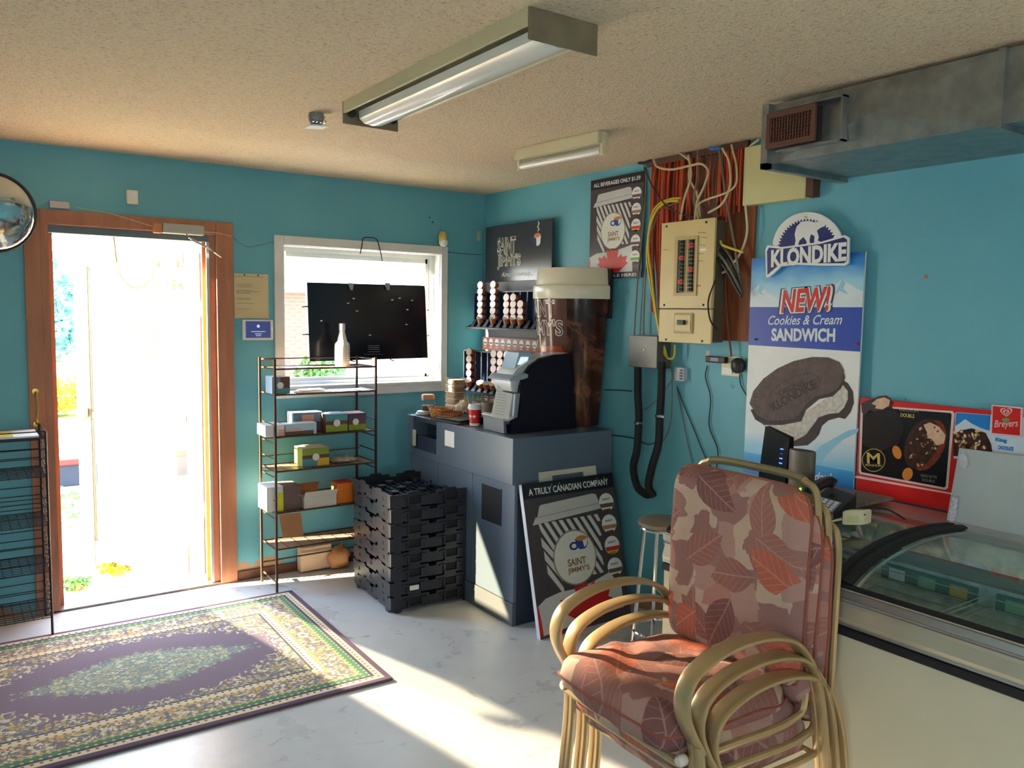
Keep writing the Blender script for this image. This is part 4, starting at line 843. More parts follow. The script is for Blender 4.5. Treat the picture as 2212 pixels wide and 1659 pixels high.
# ---- coffee cabinet
CB = mat('slate_cabinet_laminate', (88, 104, 124), .32, noise_=.04, nscale=2, coat=.2); CBD = mat('cabinet_dark_edge', (46, 54, 66), .4); HOLE = mat('cabinet_opening_black', (10, 12, 20), .8)
cab = thing('coffee_cabinet', 'slate grey self serve coffee cabinet against the turquoise wall', 'cabinet', (-.4, -.9, 0))
x_f, y_a, y_b = -.755, -.335, -1.485; zt = .985
mesh('base_body', MB().box((x_f+.02, y_b+.012, .0), (-.10, y_a, .745)), CBD, cab)
mesh('kick_board', MB().box((x_f-.005, y_b, 0), (x_f+.02, y_a, .12), .003), mat('kick_board_grey', (92, 100, 110), .3), cab)
for (a, b) in ((y_a-.001, -.695), (-.699, -1.075), (-1.079, y_b)):
    dd = mesh('door', MB().box((x_f, b, .123), (x_f+.02, a, .742), .002), CB, cab)
    if b == y_b:
        mesh('bin_opening', MB().box((x_f-.001, -1.37, .505), (x_f+.001, -1.175, .70), .012), HOLE, dd)
        mesh('opening_lip', MB().box((x_f-.004, -1.37, .70), (x_f+.001, -1.20, .708)), CB, dd)
mesh('side_panel', MB().box((x_f+.02, y_b, 0), (-.10, y_b+.012, .745)), CBD, cab)
mesh('upper_box', MB().box((-.77, y_b-.0, .745), (-.10, -.70, zt), .002), CB, cab)
mesh('end_post', MB().box((-.77, y_a-.075, .745), (-.10, y_a, zt), .002), CB, cab)
mesh('bin_front', MB().box((-.765, -.70, .745), (-.75, y_a-.075, .785), .0), CB, cab)
mesh('bin_tray', MB().box((-.76, -.70, .785), (-.745, y_a-.075, .87)).box((-.745, -.70, .76), (-.3, y_a-.075, .77)), mat('bin_tray_navy', (40, 50, 74), .35), cab)
mesh('bin_interior', MB().box((-.32, -.70, .745), (-.30, y_a-.075, zt-.03)), HOLE, cab)
mesh('back_counter', MB().box((-.76, -.70, zt-.03), (-.10, y_a-.075, zt), .002), CBD, cab)
mesh('white_label', MB().box((-.7712, -.905, .855), (-.7702, -.80, .945)), PAPER, cab)
mesh('card_holder', MB().box((-.7712, -.445, .80), (-.766, -.405, .90), .002), mat('card_holder_tan', (196, 186, 168), .5), cab)
mesh('brass_catch', MB().box((-.7712, -.40, .955), (-.768, -.36, .97)), BRASS, cab)
mesh('counter_mat', MB().box((-.765, -.93, zt), (-.5, -.72, zt+.0015)), mat('brown_grey_mat', (128, 116, 112), .5), cab)
CT = zt+.002
# ---- things on the cabinet top
dm = thing('drip_mat', 'folded dark rubber mat lying at the cabinet edge before the red cup', 'mat', (-.66, -.8, CT))
mesh('mat_sheet', MB().obox((-.79, -.66, CT+.004), (.03, -.27, 0), (.28, .0, .01), (0, 0, .006), .002), RUB, dm); mesh('mat_fold', MB().obox((-.77, -.67, CT+.012), (.03, -.24, .004), (.2, 0, .01), (0, 0, .005), .002), RUB, dm)
def cup3(c, r0, r1, h, m, nm='cup_body', par=None): return mesh(nm, MB().lathe([(0, 0), (r0, 0), (r1, h), (r1-.003, h), (r0-.003, .004), (0, .004)], c, 28), m, par, smooth=True)
c = Vector((-.685, -.985, CT))
rc = thing('takeaway_cup', 'red paper cup with white lid and maple leaf mark on the cabinet edge', 'cup', c)
cup3(c, .027, .037, .098, mat('red_paper_cup', (206, 34, 34), .45), par=rc); mesh('white_base_band', MB().lathe([(.0277, .001), (.0295, .016)], c, 28), WPR, rc)
mesh('lid', MB().lathe([(.039, .094), (.0405, .098), (.0405, .104), (.037, .108), (.034, .122), (.031, .124), (.029, .118), (0, .118)], c, 28), mat('white_lid_plastic', (222, 228, 236), .3), rc, smooth=True)
def leafshape(s=1.):
    h_ = [(0, 1), (.14, .66), (.36, .78), (.28, .30), (.52, .50), (.58, .36), (.86, .40), (.76, .14), (.92, .04), (.42, -.36), (.48, -.52), (.06, -.44), (.06, -.9)]
    return [(x*s, y*s) for x, y in h_]+[(-x*s, y*s) for x, y in reversed(h_[1:])]
def cyl_print(nm, c, r_at, th0, shape, z0, m, par):
    P = []
    for (u, v) in shape:
        r = r_at(z0+v)+.0012; th = th0+u/r; P.append(c+Vector((r*math.cos(th), r*math.sin(th), z0+v)))
    cc = sum(P, Vector())/len(P); mb = MB(); mb.add(P+[cc], [(i, (i+1) % len(P), len(P)) for i in range(len(P))]); return mesh(nm, mb, m, par, fix=False)
for th in (R(232), R(190)): cyl_print('maple_leaf', c, lambda z: .027+.010*z/.098, th, [(x, y) for x, y in leafshape(.012)], .055, WPR, rc)
# glass jar with cork
c = Vector((-.66, -.40, CT)); j = thing('cork_jar', 'glass jar with brown contents and tan lid on the cabinet left end', 'jar', c)
CLG = glass('clear_plastic', (.96, .96, .95), .10)
mesh('glass_body', MB().lathe([(.0, .001), (.045, .001), (.046, .02), (.046, .085), (.04, .1)], c, 24), CLG, j, smooth=True); mesh('contents', MB().lathe([(0, .012), (.039, .012), (.039, .055), (0, .06)], c, 20), mat('coffee_brown', (96, 62, 48), .8), j, smooth=True)
mesh('lid', MB().lathe([(.041, .095), (.041, .118), (.036, .124), (0, .124)], c, 24), mat('tan_lid', (196, 136, 96), .5), j, smooth=True)
st = thing('saucer_stack', 'low stack of white lids before the cork jar', 'lids', (-.72, -.39, CT))
for i in range(3): mesh('lid_disc', MB().lathe([(0, 0), (.042, 0), (.043, .005), (.036, .007), (0, .007)], (-.70+.004*i, -.40-.003*i, CT+.001+.008*i), 24), WPR, st, smooth=True)
sb = tag(mesh('olive_card', MB().obox((-.50, -.43, CT), (.08, -.02, 0), (0, .003, 0), (0, 0, .09)), mat('olive_card', (104, 106, 84), .7), loc=(-.46, -.44, CT)), 'olive card propped behind the cork jar', 'card')
# tall acrylic napkin tower
nt_ = thing('napkin_dispenser', 'tall clear dispenser of tan napkins at the back of the cabinet', 'dispenser', (-.50, -.44, CT))
[mesh('acrylic_side', MB().box((-.535, y_, CT+.002), (-.445, y_+.003, CT+.225)), CLG, nt_) for y_ in (-.505, -.38)]; mesh('base', MB().box((-.535, -.505, CT), (-.445, -.377, CT+.002)), CLG, nt_)
for i in range(20): mesh('napkin_fold', MB().box((-.53+.003*(i % 3), -.498, CT+.006+i*.0105), (-.45, -.385, CT+.006+i*.0105+.0085), .003), mat('kraft_napkin', (206, 172, 130), .9) if i % 4 else mat('white_napkin', (232, 224, 210), .9), nt_)
# wicker basket
c = Vector((-.66, -.56, CT)); wk = thing('wicker_basket', 'small oval wicker basket of napkins on the cabinet left part', 'basket', c); WK = mat('wicker', (196, 132, 70), .7, noise_=.3, nscale=30)
for k in range(5): mesh('woven_row', MB().tube([c+Vector(((.05+.004*k)*math.cos(R(a_)), (.066+.004*k)*math.sin(R(a_)), .008+.0105*k+.0025*(1 if (a_//15+k) % 2 else -1))) for a_ in range(0, 360, 15)], .0055, 6, close=True), WK, wk, smooth=True)
for k in range(14): a_ = 2*math.pi*k/14; mesh('upright', MB().tube([c+Vector((.052*math.cos(a_), .068*math.sin(a_), 0)), c+Vector((.068*math.cos(a_), .086*math.sin(a_), .058))], .003, 5), WK, wk)
mesh('basket_floor', MB().lathe([(0, 0), (.048, 0), (.048, .004), (0, .004)], c, 20), WK, wk)
cr = thing('napkin_clump', 'crumpled white napkins heaped behind the wicker basket', 'napkins', (-.52, -.585, CT)); mesh('napkin', lump((-.52, -.585, CT+.042), (.05, .045, .045), 9, .6, 5), mat('white_napkin', (232, 224, 210), .9), cr)
# stir stick holder
c = Vector((-.52, -.69, CT)); sh = thing('stir_stick_holder', 'brown cup crowded with pale wooden stir sticks', 'stir sticks', c); mesh('holder_cup', MB().lathe([(0, 0), (.03, 0), (.033, .07), (.03, .07), (.028, .004), (0, .004)], c, 20), mat('brown_holder', (120, 76, 58), .6), sh, smooth=True)
rnd = random.Random(3)
for i in range(26):
    a_ = rnd.uniform(0, 6.28); t_ = rnd.uniform(.03, .07); b0 = c+Vector((.012*math.cos(a_), .012*math.sin(a_), .01)); e0 = c+Vector((t_*math.cos(a_), t_*math.sin(a_), rnd.uniform(.11, .145)))
    mesh('stir_stick', MB().tube([b0, e0], .0016, 4), mat('birch_stick', (226, 196, 146), .7), sh)
sk = thing('sugar_basket', 'low tan basket of sugar packets between mat and stick holder', 'basket', (-.66, -.68, CT+.02))
mesh('tray', MB().obox((-.73, -.66, CT+.012), (.04, -.12, 0), (.09, .02, 0), (0, 0, .012), .003), WK, sk)
for i in range(7): mesh('packet', MB().obox((-.725+.006*i, -.668-.013*i, CT+.022), (.075, .015, .006), (.003, -.006, .004), (-.002, 0, .02)), mat('kraft_packet', (168, 112, 78), .8), sk)
# corrugated cup sleeves
for i, (cx, cy) in enumerate(((-.52, -.77), (-.52, -.87))):
    c = Vector((cx, cy, CT)); lb = 'stack of grey corrugated cups, %s the stir sticks' % ('next to' if i == 0 else 'one place right of')
    cs = thing('corrugated_cup_stack', lb, 'cups', c, 'corrugated cup stacks')
    for k in range(3): mesh('cup', MB().lathe([(0, 0), (.03, 0)]+[(.032+.010*z/.09+(.001 if int(z/.003) % 2 else 0), z) for z in [q_*.003 for q_ in range(1, 31)]]+[(.038, .09), (.034, .03), (0, .03)], c+Z*(.012*k), 24), mat('grey_corrugated_card', (150, 138, 128), .8), cs, smooth=False)
bx = thing('tea_carton', 'open red brown carton of white packets behind the corrugated cups', 'box', (-.38, -.9, CT)); openbox(-.45, -.30, -1.02, -.78, CT, .11, .004, mat('red_brown_carton', (160, 84, 66), .7), bx, False)
for i in range(8): mesh('packet', MB().obox((-.44, -.80-.026*i, CT+.05), (.12, 0, 0), (0, -.006, 0), (0, -.004, .075)), WPR if i % 2 else PNK, bx)
# ---- coffee machine: side profile read on the plane of its side, pushed back .3 m
ys = -1.345
def prof(pts, y): return [at(a_, b_, 'y', y) for a_, b_ in pts]
km = thing('coffee_machine', 'navy and silver single cup coffee brewer on the cabinet corner', 'coffee machine', (-.55, -1.2, CT))
KN = mat('brewer_navy_plastic', (16, 17, 34), .55, spec=.25); KS = mat('brewer_silver', (198, 202, 206), .3, metal=.25, coat=.2)
def pz(pts, y, dep, m, nm, bev=.006):
    P = prof(pts, y); P = [Vector((p.x, p.y, max(p.z, CT+.001))) for p in P]; bm = bmesh.new(); a_ = [bm.verts.new(p) for p in P]; b_ = [bm.verts.new(p+Y*dep) for p in P]; n = len(P)
    bm.faces.new(a_); bm.faces.new(b_[::-1])
    for i in range(n): bm.faces.new((a_[i], a_[(i+1) % n], b_[(i+1) % n], b_[i]))
    bmesh.ops.recalc_face_normals(bm, faces=bm.faces)
    if bev: bmesh.ops.bevel(bm, geom=[e for e in bm.edges if (e.verts[0].co.y-e.verts[1].co.y)**2 < 1e-9], offset=bev, segments=2, affect='EDGES')
    return mesh(nm, MB().bm(bm), m, km, smooth=True)
pz([(1104, 943), (1105, 908), (1119, 902), (1123, 860), (1126, 838), (1133, 812), (1148, 790), (1170, 775), (1200, 767), (1230, 765), (1236, 800), (1241, 850), (1245, 934)], ys, .235, KN, 'body')
pz([(1104, 822), (1108, 811), (1120, 796), (1140, 782), (1168, 771), (1200, 764), (1228, 762), (1206, 767), (1176, 779), (1154, 797), (1138, 820), (1130, 845), (1120, 850), (1108, 846), (1105, 838)], ys+.03, .17, KS, 'brew_head')
pz([(1102, 820), (1112, 812), (1136, 806), (1142, 810), (1141, 816), (1130, 820), (1103, 824)], ys-.004, .215, mat('brewer_handle_blue_grey', (140, 158, 176), .35), 'handle', .003)
pz([(1112, 852), (1122, 851), (1119, 900), (1109, 899)], ys+.03, .17, mat('brewer_recess', (20, 22, 38), .5), 'brew_recess')
pz([(1114, 852), (1124, 850), (1118, 902), (1110, 903)], ys+.004, .02, mat('brewer_trim_blue', (120, 136, 152), .35), 'side_trim', .002); pz([(1086, 903), (1092, 899), (1116, 901), (1117, 907), (1105, 911), (1092, 910)], ys+.01, .215, KS, 'drip_shelf')
pz([(1088, 908), (1106, 911), (1108, 942), (1102, 942), (1101, 918), (1094, 914), (1095, 938), (1089, 937)], ys+.02, .20, mat('brewer_base_grey', (96, 104, 116), .4), 'base_tray', .002)
# screen and note
a, b, c, d = [at(x, y, 'y', ys+.10) for x, y in ((1108, 795), (1118, 764), (1142, 764), (1132, 790))]
ct_ = pz([(1112, 797), (1122, 762), (1146, 760), (1152, 772), (1138, 790)], ys+.06, .13, mat('screen_bezel_blue', (150, 178, 200), .3), 'control_panel', .003)
a, b, c, d = [at(x, y, 'y', ys+.058) for x, y in ((1118, 788), (1125, 771), (1142, 771), (1136, 786))]
mesh('screen', MB().prism([a, b, c, d], (0, -.002, 0)), mat('lit_screen', (226, 238, 250), .2, emit=.7), km)
pa = [at(x, y, 'y', ys-.0) for x, y in ((1062, 899), (1076, 829), (1088, 845), (1108, 850), (1100, 905))]
pa = [Vector((p.x-.012, ys-.012+.0*i_, p.z)) for i_, p in enumerate(pa)]
nt2 = thing('taped_note', 'white instruction sheet taped to the front of the coffee machine', 'note', pa[0]); mesh('sheet', MB().prism(pa, (0, -.0012, 0)), PAPER, nt2)
bn = Board(pa[0]-Y*.0012, (0, -1, 0), (1, 0, 0), (0, 0, 1))
for i in range(9): x0 = 1074+i*-.9; y = 844+i*6.0; poly(bn, nt2, 'printed_line', [(x0, y), (x0+22, y+4), (x0+22, y+4.8), (x0, y+.8)], mat('faint_ink', (170, 170, 176), .8))

# ---- display stand with sign header, pod racks and brown strips (right wall side of the corner)
ds = thing('pod_display_stand', 'pod display stand with dark header sign and two pod racks behind the cabinet', 'display stand', (-.1, -.5, CT))
DG = mat('charcoal_board', (58, 60, 68), .22, noise_=.05); RKN = mat('pod_rack_navy', (40, 52, 84), .3); RKP = mat('pod_rack_panel', (62, 82, 124), .25)
mesh('header_board', MB().box((-.05, -.845, 1.83), (-.035, -.095, 2.205), .004), DG, ds)
mesh('back_panel', MB().box((-.06, -.85, .987), (-.035, -.13, 1.83)), mat('stand_grey', (110, 112, 118), .5), ds)
hb = Board((-.0505, -.5, 2.0), (-1, 0, 0), (0, -1, 0), (0, 0, 1))
SIGNW = mat('sign_cream_letters', (226, 224, 206), .4)
def hollow(bd, par, nm, body, cx, cy, w_, h_, mo, mi, bold=.05, layer=1, **k):
    text(bd, par, nm, body, cx, cy, w_, h_, mo, layer=layer, bold=bold, **k)
    text(bd, par, nm, body, cx, cy, w_-.008, h_-.006, mi, layer=layer+1, bold=-.002, **k)
a = hb.px(1094, 531); hollow(hb, ds, 'header_lettering', 'SAINT', a[0], a[1], .215, .115, SIGNW, DG)
a = hb.px(1099, 562); hollow(hb, ds, 'header_lettering', "JIMMY'S", a[0]+.0, a[1]-.01, .27, .10, SIGNW, DG)
text(hb, ds, 'header_tagline', 'Almost Heavenly...', hb.px(1116, 593)[0]+.0, hb.px(1116, 593)[1], .35, .042, mat('tagline_silver', (190, 192, 190), .4), bold=.006, shear=.25)
# steaming cup mark
m0 = hb.px(1161, 515)
def lp(pts): return [(m0[0]+x, m0[1]+y) for x, y in pts]
poly(hb, ds, 'cup_mark', lp([(-.035, .02), (.035, .02), (.03, -.03), (.015, -.045), (-.015, -.045), (-.03, -.03)]), WPR, 1, px=False)
poly(hb, ds, 'cup_mark_coffee', lp(ell(0, .02, .032, .014)), mat('coffee_orange', (206, 120, 60), .4), 2, px=False)
poly(hb, ds, 'cup_mark_side', lp([(-.035, .012), (-.012, -.0), (-.008, -.044), (-.016, -.045), (-.03, -.03)]), NAVY, 3, px=False)
poly(hb, ds, 'cup_mark_handle', lp([(-.035, .012), (-.055, .012), (-.06, -.01), (-.045, -.026), (-.032, -.02), (-.034, -.012), (-.044, -.014), (-.05, -.006), (-.046, .003), (-.035, .003)]), NAVY, 1, px=False)
poly(hb, ds, 'steam_mark', lp([(-.004, .045), (.012, .058), (-.006, .07), (.01, .09), (.0, .105), (.006, .106), (.02, .09), (.004, .071), (.022, .058), (.006, .044)]), SIGNW, 1, px=False)
def pod_rack(x0, ya, yb, z0, z1, ncol, lab):
    """columns of sloping chutes; ya > yb"""
    w_ = (ya-yb)/ncol
    mesh('rack_back', MB().box((x0+.035, yb, z0+.02), (x0+.04, ya, z1)), RKP, ds)
    for i in range(ncol+1): mesh('rack_divider', MB().box((x0, ya-i*w_-.004, z0+.03), (x0+.04, ya-i*w_+.004, z1)), RKN, ds)
    for i in range(ncol): y = ya-(i+.5)*w_; mesh('chute_slot', MB().box((x0+.032, y-.004, z0+.05), (x0+.035, y+.004, z1-.02)), BLACK, ds)
    mesh('rack_ledge', MB().prism([(x0-.05, yb-.01, z0), (x0-.05, yb-.01, z0+.012), (x0+.04, yb-.01, z0+.05), (x0+.04, yb-.01, z0+.01)], (0, ya-yb+.03, 0)), BLACK, ds)
    for i in range(ncol):
        y = ya-(i+.5)*w_; mesh('pod_stop', MB().prism([(x0-.045, y-w_*.28, z0+.012), (x0-.045, y+w_*.28, z0+.012), (x0-.01, y+w_*.18, z0+.065), (x0-.01, y-w_*.18, z0+.065)], (.02, 0, -.01)), BLACK, ds)
    mesh('rack_top_rail', MB().box((x0, yb, z1), (x0+.04, ya, z1+.008)), BLACK, ds)
    mesh('rack_arm', MB().box((x0+.04, ya-.06, z0+.05), (-.06, ya-.04, z0+.08)).box((x0+.04, yb+.04, z0+.05), (-.06, yb+.06, z0+.08)), BLACK, ds)
pod_rack(-.17, -.15, -.914, 1.515, 1.755, 10, 'upper'); pod_rack(-.30, -.235, -.88, 1.105, 1.37, 9, 'lower')
BS = mat('brown_orange_strip', (168, 88, 56), .45)
for (x_, ya, yb, z0, z1, par) in ((-.115, -.175, -.89, 1.375, 1.46, 0), (-.225, -.36, -.89, 1.035, 1.10, 0)):
    s_ = mesh('flavour_strip', MB().box((x_, yb, z0), (x_+.006, ya, z1)), BS, ds); bs_ = Board((x_, 0, z0), (-1, 0, 0), (0, -1, 0), (0, 0, 1))
    h_ = z1-z0
    for i in range(11):
        u = -ya+.035+.07*i
        if u+.03 > -yb: break
        mesh('flavour_emblem', MB().prism([bs_.P(q_, 0) for q_ in ell(u, h_*.62, .024, .024, n=18)], (-.0008, 0, 0)), WPR, s_)
        mesh('flavour_band', MB().prism([bs_.P(q_, 1.3) for q_ in ((u-.022, h_*.6), (u+.022, h_*.6), (u+.018, h_*.5), (u-.018, h_*.5))], (-.0004, 0, 0)), mat('leaf_green', (104, 170, 84), .5) if i > 7 else BBR, s_)
        mesh('flavour_name', MB().prism([bs_.P(q_, 0) for q_ in ((u-.012, h_*.2), (u+.012, h_*.2), (u+.012, h_*.26), (u-.012, h_*.26))], (-.0008, 0, 0)), WPR, s_)
# shiny picture panels in the lower rack
for i, m in enumerate((LBL, mat('picture_wine', (140, 90, 96), .3), LBL, mat('picture_blue', (86, 130, 200), .3), LBL, mat('picture_white', (206, 214, 226), .3))):
    y = -.24-.0715*(i+.5); mesh('picture_panel', MB().box((-.268, y-.03, 1.16), (-.266, y+.03, 1.34)), m, ds)
# the pods themselves
PODF, PODB = mat('pod_foil_lid', (232, 222, 216), .3, metal=.3, noise_=.1, nscale=40), mat('pod_cup_brown', (176, 108, 74), .5)
pod = mesh('coffee_pod', MB().lathe([(0, 0), (.018, 0), (.022, .036), (.0255, .038), (.0255, .0405)], (0, 0, 0), 16, m=0).lathe([(.0235, .0405), (.023, .041), (0, .0412)], (0, 0, 0), 16, m=1), [PODB, PODF], smooth=True)
tag(pod, '', 'coffee pod'); pods = [pod]
def place_pod(p, ax_dir, lab, grp, tiltv=None):
    o = pods[0] if not pods[0].get('placed') else link(pod.copy())
    o['placed'] = 1; o['label'] = lab; o['group'] = grp; o['category'] = 'coffee pod'
    o.location = p; o.rotation_euler = Vector(ax_dir).to_track_quat('Z', 'Y').to_euler(); return o
ORD = ['first', 'second', 'third', 'fourth', 'fifth', 'sixth', 'seventh']
cols_u = {1: (5, 'leftmost filled chute'), 3: (5, 'second filled chute'), 5: (4, 'third filled chute'), 6: (4, 'fourth filled chute'), 7: (3.5, 'rightmost filled chute')}
for ci, (n_, nm) in cols_u.items():
    y = -.15-(ci+.5)*.84/11
    for k in range(int(n_)+(1 if ci < 4 else 0)):
        place_pod((-.165, y, 1.590+.0515*k*.82+.0), (-1, -.25, .12), '%s pod up in the %s, upper rack' % (ORD[k], nm), 'pods, %s of the upper rack' % nm)
    place_pod((-.19, y, 1.558), (-.35, -.35, .9), 'coffee pod tipped out at the foot of the %s, upper rack' % nm, 'pods at the foot of the upper rack')
for ci, n_ in ((1, 4), (5, 4), (6, 4), (7, 4)):
    y = -.235-(ci+.5)*.0715
    for k in range(n_+1): place_pod((-.295, y, 1.18+.0515*k*.9), (-1, -.25, .12), ORD[k]+' pod from the foot of the %s chute, lower rack' % {1: 'leftmost filled', 5: 'second filled', 6: 'third filled', 7: 'rightmost filled'}[ci], 'pods in lower rack chute %d' % ci)
for ci in (0, 1, 3, 4, 5): place_pod((-.325, -.235-(ci+.5)*.0715, 1.148), (-.35, -.35, .9), '%s coffee pod from the left lying at the foot of the lower rack' % ORD[(0, 1, 3, 4, 5).index(ci)], 'pods at the foot of the lower rack')
del pod['placed']
for o in sc.objects:
    if 'placed' in o: del o['placed']

# ---- giant display cup
gc = Vector((-.06, -1.125, CT)); GZ = 1.885-CT
gcup = thing('giant_cup', 'giant brown paper cup display with white lid beside the coffee machine', 'display cup', gc)
r_at = lambda z: .200+(.262-.200)*max(0, z)/.76
def half(mb, x_=-.06):
    for v in mb.v: v.x = min(v.x, x_)
    return mb
CUPB = newmat('glossy_coffee_print', .16)
def _cupmat():
    m, t, b = CUPB; tcn = t.nodes.new('ShaderNodeTexCoord'); wv = nd(t, 'ShaderNodeTexNoise', i_Scale=3.2, i_Detail=4., i_Distortion=2.5); t.links.new(tcn.outputs['Object'], wv.inputs['Vector'])
    t.links.new(ramp(t, wv.outputs['Fac'], [(.3, srgb(34, 18, 14)[:3]), (.52, srgb(62, 32, 24)[:3]), (.62, srgb(112, 66, 44)[:3]), (.66, srgb(60, 30, 24)[:3])]), b.inputs['Base Color'])
_cupmat()
mesh('cup_wall', half(MB().lathe([(0, 0), (.198, 0), (.200, .01), (r_at(.757), .757), (0, .757)], gc, 72)), CUPB[0], gcup, smooth=True)
lid = [(0, .755), (.267, .755), (.270, .76), (.270, .822), (.267, .832), (.255, .838), (.252, .85), (.246, .925), (.239, .937), (.21, .94), (.205, .925), (0, .925)]
lid = [(r_, z+.0) for r_, z in lid]; mesh('lid', half(MB().lathe([(r_, z*GZ/.94) for r_, z in lid], gc, 72)), mat('lid_ivory', (214, 210, 190), .25), gcup, smooth=True)
vd = math.atan2(CP.y-gc.y, CP.x-gc.x)     # towards the viewer
def arc_panel(nm, th0, th1, z0, z1, m, off=.001, n=20):
    mb = MB(); vs = []
    for i in range(n+1):
        th = th0+(th1-th0)*i/n
        for z in (z0, z1): r_ = r_at(z)+off; vs.append(gc+Vector((r_*math.cos(th), r_*math.sin(th), z)))
    mb.add(vs, [(2*i, 2*i+2, 2*i+3, 2*i+1) for i in range(n)]); return mesh(nm, mb, m, gcup, smooth=True, fix=False)
arc_panel('label_panel', vd-R(112), vd-R(15), .455, .750, mat('label_brown', (98, 66, 58), .14)); arc_panel('orange_band', vd-R(112), vd-R(22), .41, .454, mat('band_rust', (150, 62, 34), .2))
def wrapc(x, y, z0=.60): th = vd-R(62)+x/.245; r_ = r_at(z0+y)+.0025; return gc+Vector((r_*math.cos(th), r_*math.sin(th), z0+y))
CW_ = mat('cup_white_lettering', (216, 206, 200), .2)
for (body, zc, w_, h_) in (('SAINT', .665, .26, .10), ("JIMMY'S", .545, .36, .12)):
    text(None, gcup, 'cup_lettering', body, 0, 0, w_, h_, CW_, bold=.05, wrap=lambda x, y, zc=zc: wrapc(x, y, zc))
    text(None, gcup, 'cup_lettering', body, 0, 0, w_-.006, h_-.012, mat('label_brown', (98, 66, 58), .14), bold=-.002, wrap=lambda x, y, zc=zc: gc+(wrapc(x, y, zc)-gc)*1.0+Vector((math.cos(vd-R(62)+x/.245), math.sin(vd-R(62)+x/.245), 0))*.0012)
mesh('back_board', MB().box((-.06, -1.40, 1.60), (-.045, -.86, 1.875)), BLACK, gcup)

